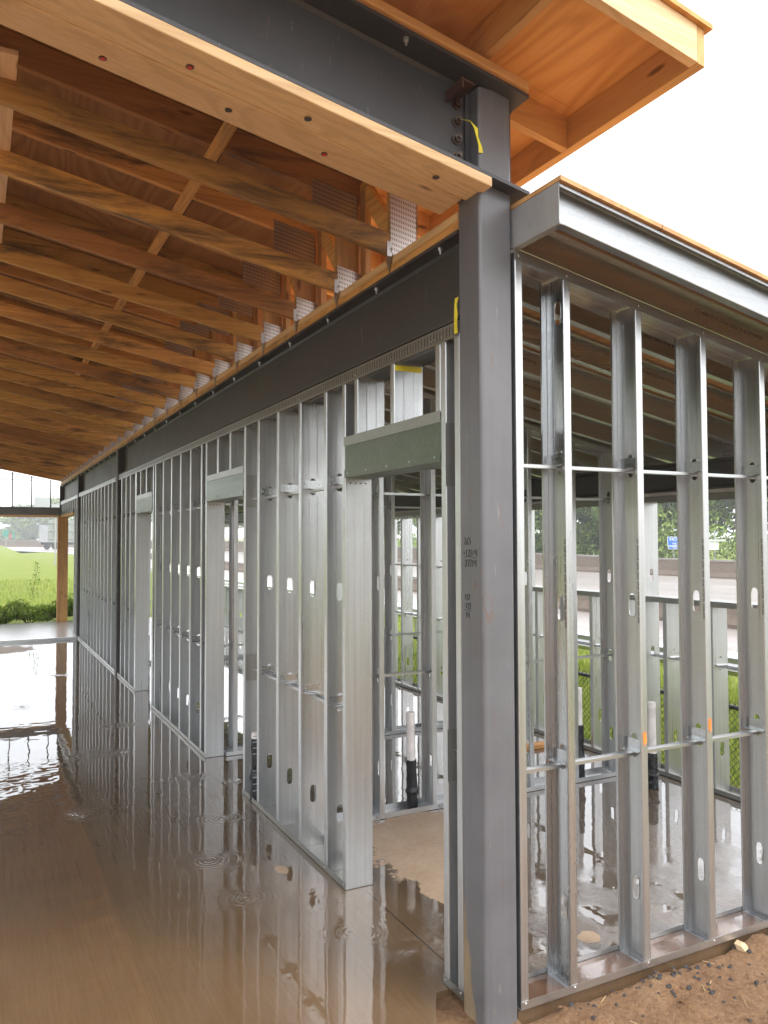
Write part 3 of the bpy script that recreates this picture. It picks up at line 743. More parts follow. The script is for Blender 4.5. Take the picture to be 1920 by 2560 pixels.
# tracks
def seg(name, y0, y1, z0, zleg, up_=1, mat=G_T, zw=0):
    mb = MB(); mb.path([(-.1615, zleg), (-.1615, z0+.003*up_), (-.159, z0), (-.0025, z0), (0, z0+.003*up_), (0, zleg)], y0, y1, lambda u, v, w_: (u, w_, v))
    return obj(name, mb, mat, wall, solid=.0013)
seg('bottom_track', .155, .303, .0015, .036)
seg('bottom_track', 1.262, 3.03, .0015, .036); seg('bottom_track', 4.06, 6.36, .0015, .036); seg('bottom_track', 7.33, 8.655, .0015, .036)
seg('bottom_track', 8.805, 13.295, .0015, .036); seg('bottom_track', 13.445, 14.3, .0015, .036)
for a, b in ((.158, 8.65), (8.81, 13.29), (13.45, 16.87)):
    tt = seg('top_track', a, b, 2.682, 2.618, -1, G_T)
    sl = MB(); y = a+.012
    while y < min(b, 9):
        sl.box(-.1630, -.1621, y, y+.0035, 2.630, 2.668); y += .0254
    stuff(obj('slot', sl, INK, tt))
# bridging channel and clip angles
def crc(y0, y1, z, x=-.085):
    mb = MB(); mb.path([(x-.019, z+.013), (x-.019, z), (x+.019, z), (x+.019, z+.013)], y0, y1, lambda u, v, w_: (u, w_, v))
    return obj('bridging_channel', mb, G_Y, wall, solid=.0014)
for z in (.878, 2.088):
    for a, b in ((1.27, 3.03), (4.08, 6.35), (7.34, 8.64), (8.82, 13.28), (13.46, 14.28)): crc(a, b, z)
clip = None
mbc = MB(); mbc.path([(-.004, .048), (-.004, .004), (-.001, 0), (.0-.040, 0)], 0, .115, lambda u, v, w_: (w_-.135, u if u > -.01 else u, v))
mbc2 = MB(); mbc2.path([(-.002, .050), (-.002, .003), (-.005, 0), (-.038, 0)], 0, .118, lambda u, v, w_: (w_-.142, u, v))
clip = obj('clip_angle', mbc2, G_C, solid=.0022)
for sx in (-.13, -.04): obj('screw', MB().tube((sx, -.003, .03), (sx, -.0065, .03), .0045, n=7), SCREW, clip)
for c_ in clip.children: c_.location = (0, 0, 0)
for y in ST:
    if y in (2.99, 6.29): continue
    for z in (.895, 2.105): put(clip, wall, (0, y, z))
for c_ in list(clip.children): COL.objects.unlink(c_)
COL.objects.unlink(clip)
# screws through the bottom track
scr = MB().tube((0, 0, 0), (-.003, 0, 0), .0045, n=7); scr = obj('screw', scr, SCREW); COL.objects.unlink(scr)
for y in (.175, .285, 1.285, 1.53, 1.92, 2.31, 2.70, 3.01): put(scr, wall, (-.1622, y, .024))
for y in (.175, .285, .34, .37, .735, 1.13, 1.25, 1.53, 1.92, 2.31): put(scr, wall, (-.1622, y, 2.64))
# splice sleeves on the stub and on the far trimmer
obj('splice_sleeve', MB().box(-.1615, -.002, .2595, .2605, 2.02, 2.28), G_W, wall)
obj('splice_sleeve', MB().box(-.1615, -.002, .2585, .2595, .82, 1.03), G_W, wall)
for z0, z1 in ((2.035, 2.27), (.80, .99)):
    obj('splice_sleeve', MB().box(-.153, -.012, 2.9870, 2.9890, z0, z1), G_W, wall)
sleeve2 = MB(); sleeve2.path([(-.124, .162), (-.163, .162), (-.163, .130)], .92, 1.02, lambda u, v, w_: (u, v, w_))
for y0 in (.262,):
    ca = MB(); ca.path([(0, .0), (0, .045), (.03, .045)], 0, .06, lambda u, v, w_: (-.135+w_, .258-u, .90+v)); obj('clip_angle', ca, G_X, wall, solid=.0018)
SPEC = 'CD  400S137-43  (33Gi)  33KSI  CP-60  INTERTEK  CCRR-0206'
place_text('stamp', 'CD  400S137-43  (33Gi)  33KSI  CP-60  INTERTEK  CD', .026, STAMP, wall, (-.045, .2595, .98), (0, 0, 1), (-1, 0, 0))
place_text('stamp', SPEC, .017, STAMP, wall, (-.045, 2.988, 1.62), (0, 0, -1), (1, 0, 0))
# yellow marker stripe at the head of the second cripple
obj('yellow_stripe', MB().box(-.153, -.012, .7120, .7132, 2.585, 2.612), YEL, wall)

# ================================================================== RIGHT END WALL (lean-to gable)
SL2 = .182
def ztop(x): return 2.948-SL2*x
rw = thing('end_stud_wall', 'galvanised stud wall of the lean-to end, right of the corner column', 'stud wall', (1.4, .075, 0))
DR = .152
def rstud(x0, y0, H, kn, parent, D=DR, mat=G_Z, name='stud', open_left=True):
    if open_left: fm = lambda u, v, w_: (x0+.035-v, y0+u, .004+w_)
    else: fm = lambda u, v, w_: (x0+v, y0+u, .004+w_)
    return obj(name, cstud(D, .035, .011, H, [q for q in kn if q < H-.09], fm), mat, parent, solid=.0013)
SX = [.003]+[.245+.395*k for k in range(8)]
for k, x in enumerate(SX):
    if x > 2.75: x = 2.76
    H = ztop(x+.035)-.012
    s_ = rstud(x, 0.001, H, KN+[2.74-(.0 if k < 3 else .0)], rw, mat=G_Z if k else G_Z, open_left=(k > 0))
    if k:
        place_text('stamp', SPEC, .0135, INK, s_, (x-.0012, .0105, 1.80), (0, 0, -1), (0, -1, 0))
    if k in (2, 3):
        pz = .955 if k == 2 else .97
        pm = MB()
        random.seed(k)
        P = [(x+.0175+.012*math.cos(a)*random.uniform(.5, 1.1), -.0004, pz+.032*math.sin(a)*random.uniform(.75, 1.15)) for a in [i*PI/9 for i in range(18)]]
        pm.add(P+[(a_, -.0010, c_) for a_, b_, c_ in P], [tuple(range(18)), tuple(range(18, 36))[::-1]]+[(i, (i+1) % 18, 18+(i+1) % 18, 18+i) for i in range(18)])
        obj('paint_mark', pm, ORANGE, s_)
mb = MB(); mb.path([(-.0015, .034), (-.0015, .004), (.001, .0015), (.152, .0015), (.1545, .004), (.1545, .034)], .0, 2.95, lambda u, v, w_: (w_, u, v))
obj('bottom_track', mb, G_X, rw, solid=.0013)
mb = MB(); mb.path([(-.0015, -.045), (-.0015, -.003), (.001, 0), (.152, 0), (.1545, -.003), (.1545, -.045)], .0, 2.95, lambda u, v, w_: (w_, u, 2.948+v-SL2*w_))
obj('top_track', mb, G_X, rw, solid=.0013)
for z in (.872, 2.090):
    mb = MB(); mb.path([(.058, z+.013), (.058, z), (.094, z), (.094, z+.013)], .04, 2.93, lambda u, v, w_: (w_, u, v))
    obj('bridging_channel', mb, G_X, rw, solid=.0015)
for x in SX[1:]:
    for z in (.887, 2.105):
        ca = MB(); ca.path([(.0, .05), (.0, .002), (-.028, .002)], .03, .135, lambda u, v, w_: (x+.031+u, w_, z+v)); obj('clip_angle', ca, G_C, rw, solid=.0018)
for x in SX:
    obj('screw', MB().tube((x+.02, -.0018, .022), (x+.02, -.0055, .022), .005, n=7), SCREW, rw)
    obj('screw', MB().tube((x+.02, -.0018, ztop(x)-.022-.004), (x+.02, -.0055, ztop(x)-.026), .005, n=7), SCREW, rw)
# rain water standing inside the bottom track
for k in range(len(SX)-1):
    a = SX[k]+.037; b = min(SX[k+1]-.001, 2.76)
    if b-a < .1: continue
    tag(obj('track_puddle', MB().box(a, b, .003, .150, .003, .012), MUDW), 'muddy rain water in the bottom track, %s bay right of the column' % ORD[k], 'puddle', 'puddles in the bottom track')

# ================================================================== LEAN-TO ROOF
lr = thing('lean_to_roof', 'sloping lean-to roof of galvanised joists under plywood', 'roof', (1.4, 8, 2.9))
def joist(y0, name='joist', mat=G_X, x0=.004, x1=3.15, w=.040):
    # open side towards -Y
    mb = MB(); h = .152; L = .014
    pts = [(0, L), (0, .003), (.001, .001), (.003, 0), (w-.003, 0), (w-.001, .001), (w, .003), (w, h*.32), (w-.0002, h*.34), (w, h*.36), (w, h*.64), (w-.0002, h*.66), (w, h*.68), (w, h-.003), (w-.001, h-.001), (w-.003, h), (.003, h), (.001, h-.001), (0, h-.003), (0, h-L)]
    mb.path(pts, x0, x1, lambda u, v, w_: (w_, y0+u, 2.951+v-SL2*w_))
    return mb
jst = {}
for k in range(-1, 43):
    y = -.27 if k < 0 else (.004 if k == 0 else .4*k)
    o = obj('joist', joist(y), G_R if k < 0 else G_X, lr, solid=.0014)
    if 0 <= k < 7:
        for i in range(1):
            x = .62+.35*(k % 3) if k else 1.05
            zt = 2.951+.085-SL2*x
            place_text('stamp', 'CD 600S137-43 (33Gi) 33KSI CP-60 INTERTEK', .024, STAMP, o, (x, y+.0385, zt), (1, 0, -SL2), (SL2, 0, 1))
mb = MB(); mb.path([(.03, 0), (.003, 0), (.001, .001), (0, .003), (0, .155)], -.272, .04, lambda u, v, w_: (u, w_, 2.949+v))
obj('end_closure', mb, steel('end_closure_steel', (.26, .27, .28), .3), lr, solid=.002)
mb = MB(); mb.path([(.03, 0), (.003, 0), (.001, .001), (0, .003), (0, .155)], .045, 17.0, lambda u, v, w_: (u+.002, w_, 2.949+v))
obj('ledger_track', mb, G_Y, lr, solid=.002)
obj('plywood_deck', MB().box(-.002, 3.2, -.285, 17.1, 3.106, 3.124, SL2), P_LT, lr)
mb = MB()
mb.path([(0, 0), (-.0, .152), (-.03, .152)], -.27, 17.0, lambda u, v, w_: (3.16+u*0+0, w_, 2.951-SL2*3.16+v)); obj('eave_track', mb, G_Y, lr, solid=.002)

# ================================================================== PARTITIONS
def partition(name, label, y0, xs_, x0, x1, plate, kn=KN, crcz=(.90, 2.10), pmarks=False):
    t = thing(name, label, 'stud wall', ((x0+x1)/2, y0+.07, 0), 'cross partitions')
    for x in xs_:
        rstud(x, y0, ztop(x+.035)-.01, kn+[2.72], t)
    for a, b in plate:
        mb = MB(); mb.path([(0, .034), (0, .003), (.003, .0015), (.148, .0015), (.151, .003), (.151, .034)], a, b, lambda u, v, w_: (w_, y0+u, v)); obj('bottom_track', mb, G_X, t, solid=.0013)
    mb = MB(); mb.path([(0, -.04), (0, -.003), (.003, 0), (.148, 0), (.151, -.003), (.151, -.04)], x0, x1, lambda u, v, w_: (w_, y0+u-.0, 2.947+v-SL2*w_)); obj('top_track', mb, G_X, t, solid=.0013)
    for z in crcz:
        mb = MB(); mb.path([(y0+.055, z+.014), (y0+.055, z), (y0+.093, z), (y0+.093, z+.014)], x0, x1, lambda u, v, w_: (w_, u, v)); obj('bridging_channel', mb, G_X, t, solid=.0015)
    return t
pt = partition('cross_partition', 'nearest cross partition of metal studs, with drain pipes standing in it', 2.10, [.07, .465, .86, 1.26, 1.67, 2.08, 2.475], .01, 2.78, [(.01, 2.52)])
for x in (.43, .90):
    ms = MB()
    for a, b, c_, d_ in ((0, 0, .018, .022), (0, .022, .018, 0), (.028, 0, .028, .024)):
        ms.tube((x+a, 2.0985, .008+b), (x+c_, 2.0985, .008+d_), .0012, n=5)
    obj('marker_cross', ms, INK, pt)
for x in (.485, .88, 1.28, 1.69): put(scr, pt, (x, 2.0985, .022)).rotation_euler = (0, 0, PI/2)
partition('cross_partition', 'middle cross partition of metal studs deeper in the lean-to', 4.03, [.07, .465, .87, 1.20, 1.575, 2.0, 2.4], .01, 2.78, [(.01, 2.78)])
partition('cross_partition', 'far cross partition seen through the second doorway', 9.35, [.07, .60, 1.28, 2.35], .01, 2.78, [(.01, 2.78)])

# window wall on the far side of the lean-to
ww = thing('window_wall', 'galvanised far side wall with a low sill wall under wide window openings', 'stud wall', (2.87, 3, 0))
def wstud(y, H, kn=KN, z=.003):
    return obj('stud', cstud(.150, .038, .012, H, [q for q in kn if q < H-.09], lambda u, v, w_: (2.80+u, y+v, z+w_)), G_Z, ww, solid=.0013)
for y in (.3, .7, 1.06, 1.46, 1.885, 2.29, 2.70, 3.06, 3.44): wstud(y, 1.325)
wstud(2.10, 2.12); wstud(3.66, 2.12); wstud(3.71, 2.12)
y = 4.08
while y < 8.2: wstud(y, 2.12); y += .40
for y in (8.25, 11.6, 12.0, 15.6): wstud(y, 2.12)
y = 8.6
while y < 15.4: wstud(y, .8); y += .4
def trk(a, b, z0, zl):
    s_ = 1 if zl > z0 else -1
    mb = MB(); mb.path([(2.7985, zl), (2.7985, z0+.003*s_), (2.801, z0), (2.949, z0), (2.9515, z0+.003*s_), (2.9515, zl)], a, b, lambda u, v, w_: (u, w_, v)); return obj('track', mb, G_T, ww, solid=.0014)
trk(.16, 17, .0015, .036); trk(.16, 2.098, 1.352, 1.312); trk(2.14, 3.655, 1.352, 1.312); trk(.16, 17, 2.126, 2.085); trk(8.3, 11.6, .84, .80); trk(12, 15.6, .84, .80)
for z, a, b in ((.885, .2, 2.09), (.885, 2.15, 3.64), (.885, 3.75, 8.2), (2.06, 3.75, 8.2), (1.48, 3.75, 8.2)):
    mb = MB(); mb.path([(2.845, z+.014), (2.845, z), (2.885, z), (2.885, z+.014)], a, b, lambda u, v, w_: (u, w_, v)); obj('bridging_channel', mb, G_Y, ww, solid=.0015)
for y in (1.06, 1.46, 1.885, 2.70, 3.06, 3.44, 4.08, 4.48, 4.88, 5.28, 5.68, 6.08):
    for z in ((.90,) if y < 3.6 else (.90, 1.495)):
        ca = MB(); ca.path([(-.002, .05), (-.002, .003), (-.03, .0)], .02, .125, lambda u, v, w_: (2.80+w_, y+u, z+v)); obj('clip_angle', ca, G_X, ww, solid=.0016)
# far gable end of the lean-to
ge = thing('gable_stud_wall', 'galvanised stud wall at the far end of the lean-to', 'stud wall', (1.4, 16.8, 0), 'cross partitions')
for k in range(7):
    x = .2+.4*k
    if k in (2, 3): continue
    rstud(x, 16.8, ztop(x)-.02, KN, ge)
mb = MB(); mb.path([(0, -.04), (0, 0), (.151, 0), (.151, -.04)], .01, 2.78, lambda u, v, w_: (w_, 16.8+u, 2.947+v-SL2*w_)); obj('top_track', mb, G_X, ge, solid=.0013)

# ================================================================== PIPES
def pipe(x, y, h, hw, lean, label, ticks=False):
    t = thing('drain_pipe', label, 'pipe', (x, y, 0), 'stub pipes rising from the slab')
    r = .0285
    obj('pipe', MB().tube((x+lean*hw, y, hw-.05), (x+lean*h, y, h), r, n=20), WHITE, t, smooth=False)
    obj('cap', MB().tube((x+lean*h, y, h-.03), (x+lean*(h+.02), y, h+.006), r+.003, r+.001, n=20), WHITE, t)
    # crumpled wrap
    mb = MB(); random.seed(int(x*100)+3); n = 14; lv = 13; P = []
    for j in range(lv+1):
        z = .0+hw*j/lv
        for i in range(n):
            rr = r+.004+.006*(1-j/lv)+random.uniform(-.002, .004)+(.008 if j == 5 else 0); a = 2*PI*i/n
            P.append((x+lean*z+rr*math.cos(a), y+rr*math.sin(a), z+random.uniform(-.003, .003)))
    mb.add(P, [(j*n+i, j*n+(i+1) % n, (j+1)*n+(i+1) % n, (j+1)*n+i) for j in range(lv) for i in range(n)]+[tuple(lv*n+i for i in range(n))])
    wr = obj('wrap', mb, BLACK, t)
    if ticks:
        tk = MB()
        for z in [.08+.045*i for i in range(4)]+[.33+.04*i for i in range(4)]:
            tk.box(x-.034, x+.012, y-.0425, y-.040, z, z+.006)
        obj('tick_marks', tk, TICK, wr)
    return t
pipe(.745, 2.175, .64, .33, -.02, 'white capped pipe with black wrapped foot, seen through the first doorway')
pipe(2.20, 2.19, .67, .40, -.01, 'white pipe with black foot left of the second right-hand stud')
pipe(2.51, 1.76, .61, .25, -.01, 'white capped pipe standing clear on the puddled floor behind the third right-hand stud')
pipe(-.128, 2.83, .46, .43, 0, 'black wrapped pipe with pale tick marks inside the long stud wall', True)
tag(obj('floor_board', MB().box(2.0, 2.75, 3.0, 3.09, .0, .035), W_TX, bevel=.003), 'short wet timber offcut lying on the inner floor', 'board')

# ================================================================== SMALL THINGS AT THE CORNER
def ribbon(pts, wd, label):
    mb = MB(); P = []
    for i, (x, y, z, tw) in enumerate(pts):
        P += [(x-wd*math.cos(tw), y-wd*math.sin(tw), z), (x+wd*math.cos(tw), y+wd*math.sin(tw), z)]
    mb.add(P, [(2*i, 2*i+1, 2*i+3, 2*i+2) for i in range(len(pts)-1)])
    o = obj('yellow_ribbon', mb, YEL, solid=.0008); return tag(o, label, 'ribbon', 'yellow ribbons')
ribbon([(-.215, .03, 3.425, 0), (-.195, .01, 3.415, .6), (-.180, -.005, 3.385, 0), (-.176, -.006, 3.355, .5), (-.162, -.006, 3.32, .2), (-.158, -.006, 3.292, -.2)], .009, 'yellow plastic ribbon hanging from a bolt near the top of the corner column')
ribbon([(-.170, .155, 2.77, 1.6), (-.172, .162, 2.74, 1.4), (-.173, .158, 2.70, 1.6), (-.174, .160, 2.66, 1.5), (-.174, .156, 2.625, 1.6)], .012, 'yellow plastic ribbon dangling at the top of the stud wall beside the column')

random.seed(11)
def rock(x, y, z, r, mat, name, label, cat, group=None, flat=.7):
    bm = bmesh.new(); bmesh.ops.create_icosphere(bm, subdivisions=1, radius=r)
    for v in bm.verts: v.co *= random.uniform(.65, 1.25); v.co.z *= flat
    me = bpy.data.meshes.new(name); bm.to_mesh(me); bm.free(); o = obj(name, me, mat); o.location = (x, y, z); return tag(o, label, cat, group)
rock(1.19, -.035, -.018, .036, plain('pale_sandstone', (.58, .42, .25), .9), 'rock', 'pale sandy rock lying on the clay against the slab edge', 'rock')
GRAV = plain('dark_gravel', (.035, .032, .031), .85)
gm_ = MB()
spots = [(.62+random.gauss(0, .22), -.04+random.gauss(0, .12)) for _ in range(60)]+[(random.uniform(.1, 2.4), random.uniform(-1.2, -.0)) for _ in range(170)]
cnt = 0
for (x, y) in spots:
    r = random.choice((.004, .006, .008, .011)) if cnt > 40 else random.choice((.007, .010, .014)); cnt += 1
    if y > -.01: y = -.01-random.uniform(0, .05)
    P = []
    for i in range(6):
        a = i*PI/3+random.random(); P.append((x+r*math.cos(a)*random.uniform(.7, 1.2), y+r*math.sin(a)*random.uniform(.7, 1.2), sz(x, y)+.001))
    P += [(x+r*.3, y, sz(x, y)+r*1.0), (x-r*.3, y+r*.2, sz(x, y)+r*.85)]
    gm_.add(P, [(0, 1, 6), (1, 2, 6), (2, 7, 6), (2, 3, 7), (3, 4, 7), (4, 5, 7), (5, 6, 7), (5, 0, 6)])
stuff(obj('gravel', gm_, GRAV))
cl_ = MB()
for _ in range(420):
    x, y = random.uniform(.03, 2.6), random.uniform(-1.3, -.004); r = random.choice((.004, .006, .009, .014, .02)); z = sz(x, y)-r*.15
    bm = bmesh.new(); bmesh.ops.create_icosphere(bm, subdivisions=1, radius=r); vs = []
    for v in bm.verts: q = v.co*random.uniform(.6, 1.25); vs.append((x+q.x*1.2, y+q.y, z+q.z*.6))
    cl_.add(vs, [tuple(v.index for v in f.verts) for f in bm.faces]); bm.free()
stuff(obj('clay_clods', cl_, SOIL))
tw_ = MB()
for _ in range(14):
    x, y = random.uniform(.2, 1.9), random.uniform(-.5, -.03); a = random.uniform(0, PI); l = random.uniform(.02, .07); z = sz(x, y)+.004
    tw_.tube((x, y, z), (x+l*math.cos(a), y+l*math.sin(a), z+.004), .0016, n=5)
stuff(obj('twigs', tw_, plain('dry_twig', (.42, .30, .16), .8)))
mb = MB(); P = [(.08, -.06), (.16, -.03), (.22, -.10), (.13, -.14)]
mb.add([(a, b, -.082+.02*(a-.1)) for a, b in P]+[(.03, -.13, -.094), (.08, -.18, -.09)], [(0, 1, 2, 3), (0, 3, 5, 4)])
tag(obj('metal_scrap', mb, G_X, solid=.0015), 'small bent galvanised offcut on the clay at the column foot', 'scrap')

# ================================================================== OUTSIDE, BEYOND THE LEAN-TO
fe = thing('chain_link_fence', 'low black chain link fence outside the window wall', 'fence', (3.75, 4, -.72))
fx, ft, fb = 3.72, .42, -.70
mb = MB(); st = .055; H = ft-fb+.03; y = -1.4
def wire(mb, p, q, r):
    p = Vector(p); q = Vector(q); d_ = (q-p).normalized(); a = Vector((r, 0, 0)); b = d_.cross(a).normalized()*r
    P = [p+a, p+b, p-a, p-b, q+a, q+b, q-a, q-b]; mb.add(P, [(0, 1, 5, 4), (1, 2, 6, 5), (2, 3, 7, 6), (3, 0, 4, 7)])
while y < 12:
    for s_ in (1, -1):
        y1 = y+s_*H*.95; wire(mb, (fx+.003*s_, y, fb), (fx+.003*s_, y1, fb+H), .0026)
    y += st*1.05
obj('mesh', mb, CHAIN, fe)
obj('top_rail', MB().tube((fx+.022, -2, ft-.02), (fx+.022, 13, ft-.02), .019, n=10), CHAIN, fe)
for y in (-1.5, 1.0, 3.45, 5.9, 8.4, 10.9): obj('post', MB().tube((fx+.03, y, -.9), (fx+.03, y, ft+.02), .026, n=10), CHAIN, fe)

gr = thing('guardrail', 'galvanised highway guardrail on posts at the road edge', 'guardrail', (6.9, 10, -.4))
wp = [(0, 0), (.02, .03), (.08, .07), (.02, .11), (0, .155), (.02, .20), (.08, .24), (.02, .28), (0, .31)]
mb = MB(); mb.path([(a, b) for a, b in wp], -30, 70, lambda u, v, w_: (6.9-u, w_, .02+v)); obj('rail', mb, G_Y, gr, solid=.004)
for y in range(-29, 70, 2):
    if 25 < y: 
        if y % 4: continue
    obj('post', MB().box(6.93, 7.05, y, y+.1, -.45, .28), G_W, gr)
def barrier(name, label, pts, h0, wdt, mat=CONC_B):
    t = thing(name, label, 'barrier', (pts[0][0], pts[0][1], -.33))
    mb = MB(); n = len(pts); P = []
    for (x, y, zb_, zt_) in pts:
        P += [(x-wdt, y, zb_), (x-wdt, y, zb_+.10), (x-wdt*.55, y, zb_+.32), (x-wdt*.4, y, zt_-.1), (x+wdt*.4, y, zt_-.1), (x+wdt, y, zb_)]
    mb.add(P, [(i*6+j, i*6+j+1, (i+1)*6+j+1, (i+1)*6+j) for i in range(n-1) for j in range(5)]); obj('wall', mb, mat, t)
    mb = MB(); P = []
    for (x, y, zb_, zt_) in pts: P += [(x-wdt*.5, y, zt_-.1), (x-wdt*.5, y, zt_), (x+wdt*.5, y, zt_), (x+wdt*.5, y, zt_-.1)]
    mb.add(P, [(i*4+j, i*4+(j+1) % 4, (i+1)*4+(j+1) % 4, (i+1)*4+j) for i in range(n-1) for j in range(4)]); obj('coping', mb, CONC_T, t)
    return t
barrier('median_barrier', 'low brown concrete median barrier in the middle of the highway', [(14.3, -80, -.33, .27), (14.3, 10, -.33, .27), (14.3, 50, -.33, .27), (14.3, 90, 0, .6)], 0, .3)
fb_ = [(33.9, -80, -.33, .60), (33.9, 20, -.33, .62), (33.9, 32, -.33, .68), (33.9, 46, -.33, .86), (33.7, 60, -.26, 1.1), (33.7, 95, .02, 1.6), (31.2, 125, .26, 1.75), (21, 155, .5, 1.85), (-9, 185, .75, 2.0), (-56, 207, .9, 2.1), (-160, 225, 1.0, 2.2)]
fbt = barrier('sound_barrier', 'long brown concrete barrier on the far side of the highway', fb_, 0, .35)
place_text('number', '1', .42, LINE, fbt, (33.73, 44.6, .42), (0, -1, .0), (0, 0, 1)); place_text('number', '5', .42, LINE, fbt, (33.73, 44.6, .02), (0, -1, .0), (0, 0, 1))

# hospital sign
BLUE = plain('sign_blue', (.03, .17, .62), .4); SWH = plain('sign_white', (.85, .86, .88), .4); BACK = plain('sign_back_grey', (.24, .26, .26), .6)
def facing(x, y):
    d_ = Vector((-1.87-x, -2.5-y, 0)).normalized(); return d_, Vector((d_.y, -d_.x, 0))*-1
hs = thing('hospital_sign', 'blue roadside sign reading HOSPITAL NEXT RIGHT beyond the barrier', 'sign', (37.8, 33.4, 0))
d_, r_ = Vector((-.74, -.67, 0)).normalized(), Vector((.67, -.74, 0)).normalized()
O = Vector((37.8, 33.4, 0))
def pl(a0, a1, z0, z1, off, th=.03):
    mb = MB(); P = []
    for zz in (z0, z1):
        for a in (a0, a1):
            for o_ in (off, off-th): P.append(O+r_*a+d_*o_+Vector((0, 0, zz)))
    return mb.add(P, [(0, 1, 3, 2), (4, 6, 7, 5), (0, 4, 5, 1), (2, 3, 7, 6), (0, 2, 6, 4), (1, 5, 7, 3)])
for a, z0, z1 in ((-.87, 1.36, 1.93), (-.83, 1.14, 1.34)):
    b = obj('panel', pl(a, -a+.1, z0, z1, .06), SWH, hs); obj('face', pl(a+.03, -a+.07, z0+.03, z1-.03, .075, .012), BLUE, b)
def st_(txt, size, a, z): place_text('lettering', txt, size, SWH, hs, O+r_*a+d_*.085+Vector((0, 0, z)), r_, (0, 0, 1), depth=.004)
st_('HOSPITAL', .28, -.74, 1.68); st_('NEXT RIGHT', .20, -.58, 1.43); st_('TRAUMA CENTER', .14, -.58, 1.19)
for a in (-.5, .55): obj('post', pl(a-.04, a+.04, -.4, 1.9, -.0, .06), BACK, hs)
ws = thing('white_sign', 'small white sign on a thin post right of the blue sign', 'sign', (39.6, 32.4, 0))
O = Vector((39.6, 32.4, 0)); obj('panel', pl(-.5, .2, 1.1, 1.62, .05), SWH, ws); obj('post', pl(-.04, .02, -.5, 2.2, 0, .05), BACK, ws); obj('lamp_hood', pl(-.35, .6, 1.64, 1.74, .2, .3), SWH, ws)

# far left: big sign backs, truck, gantry, exit sign
O = Vector((4.9, 75.3, 0)); d_ = Vector((-.09, -1, 0)).normalized(); r_ = Vector((1, -.09, 0)).normalized()
bs = thing('road_sign', 'back of a big grey road sign on posts in the meadow', 'sign', (4.9, 75.3, 0))
for a, b in ((-.95, .45), (.5, 2.0)): obj('panel', pl(a, b, 1.75, 3.7, 0, .05), BACK, bs)
for z in (2.0, 2.7, 3.4): obj('rail', pl(-.95, 2.0, z, z+.07, .06, .05), G_W, bs)
for a in (-.32, 1.4): obj('post', pl(a-.06, a+.06, -.5, 3.75, .12, .1), G_W, bs)
tr = thing('semi_trailer_truck', 'grey box truck driving on the distant highway', 'truck', (10.4, 137, .35))
O = Vector((10.4, 137.5, 0)); d_ = Vector((0, -1, 0)); r_ = Vector((1, 0, 0)); zb_ = .38
obj('trailer', pl(-3.0, 8.5, zb_+1.2, zb_+4.0, 0, 2.5), plain('trailer_grey', (.26, .27, .28), .6), tr)
obj('cab', pl(8.8, 11.2, zb_+.8, zb_+3.2, -.1, 2.3), plain('cab_white', (.7, .7, .7), .4), tr)
for a in (-1.9, -.7, 7.6, 9.8): obj('wheel', MB().tube((O.x+a, O.y-.05, zb_+.5), (O.x+a, O.y+.35, zb_+.5), .5, n=16), CHAIN, tr)
obj('chassis', pl(-2.8, 8.4, zb_+.8, zb_+1.19, -.2, 2.0), CHAIN, tr)
ga = thing('sign_gantry', 'overhead steel sign gantry spanning the distant highway', 'gantry', (10, 222, 0))
mb = MB()
for (x0) in range(-30, 44, 3):
    for z in (8.9, 10.2): mb.box(x0, x0+3, 222, 222.2, z, z+.16)
    mb.tube((x0, 222.1, 9), (x0+1.5, 222.1, 10.2), .08, n=5); mb.tube((x0+1.5, 222.1, 10.2), (x0+3, 222.1, 9), .08, n=5)
obj('truss', mb, G_W, ga)
for x in (-30, 44): obj('tower', MB().tube((x, 222.1, 0), (x, 222.1, 10.3), .3, n=8), G_W, ga)
for a, b, z0, z1 in ((11.5, 15.6, 9.2, 13.2), (-.5, 3.6, 9.0, 11.6), (15.8, 19, 8.9, 11.4), (4.6, 9, 8.9, 10.3)): obj('sign_panel', MB().box(a, b, 221.5, 221.9, z0, z1), BACK, ga)
ex = thing('green_road_sign', 'small green highway sign on the far verge left', 'sign', (3.4, 164, 0))
GRN = plain('sign_green', (.02, .20, .16), .6)
obj('panel', MB().box(2.75, 3.7, 164, 164.1, 2.6, 3.9), GRN, ex); obj('post', MB().box(3.2, 3.35, 164.1, 164.2, .5, 4.6), BACK, ex)
ex2 = thing('green_road_sign', 'second small green sign right of a red marker on the far verge', 'sign', (6.4, 165, 0))
obj('panel', MB().box(4.35, 4.75, 165, 165.1, 2.3, 3.5), GRN, ex2); obj('post', MB().box(4.5, 4.58, 165.1, 165.2, .5, 3.5), BACK, ex2)
ex3 = thing('red_road_marker', 'red warning marker between two green signs far away', 'sign', (5.1, 165, 0))
obj('panel', MB().box(3.85, 4.25, 165, 165.1, 2.2, 3.2), plain('marker_red', (.4, .07, .06), .6), ex3); obj('post', MB().box(4.0, 4.06, 165.1, 165.2, .5, 3.2), BACK, ex3)

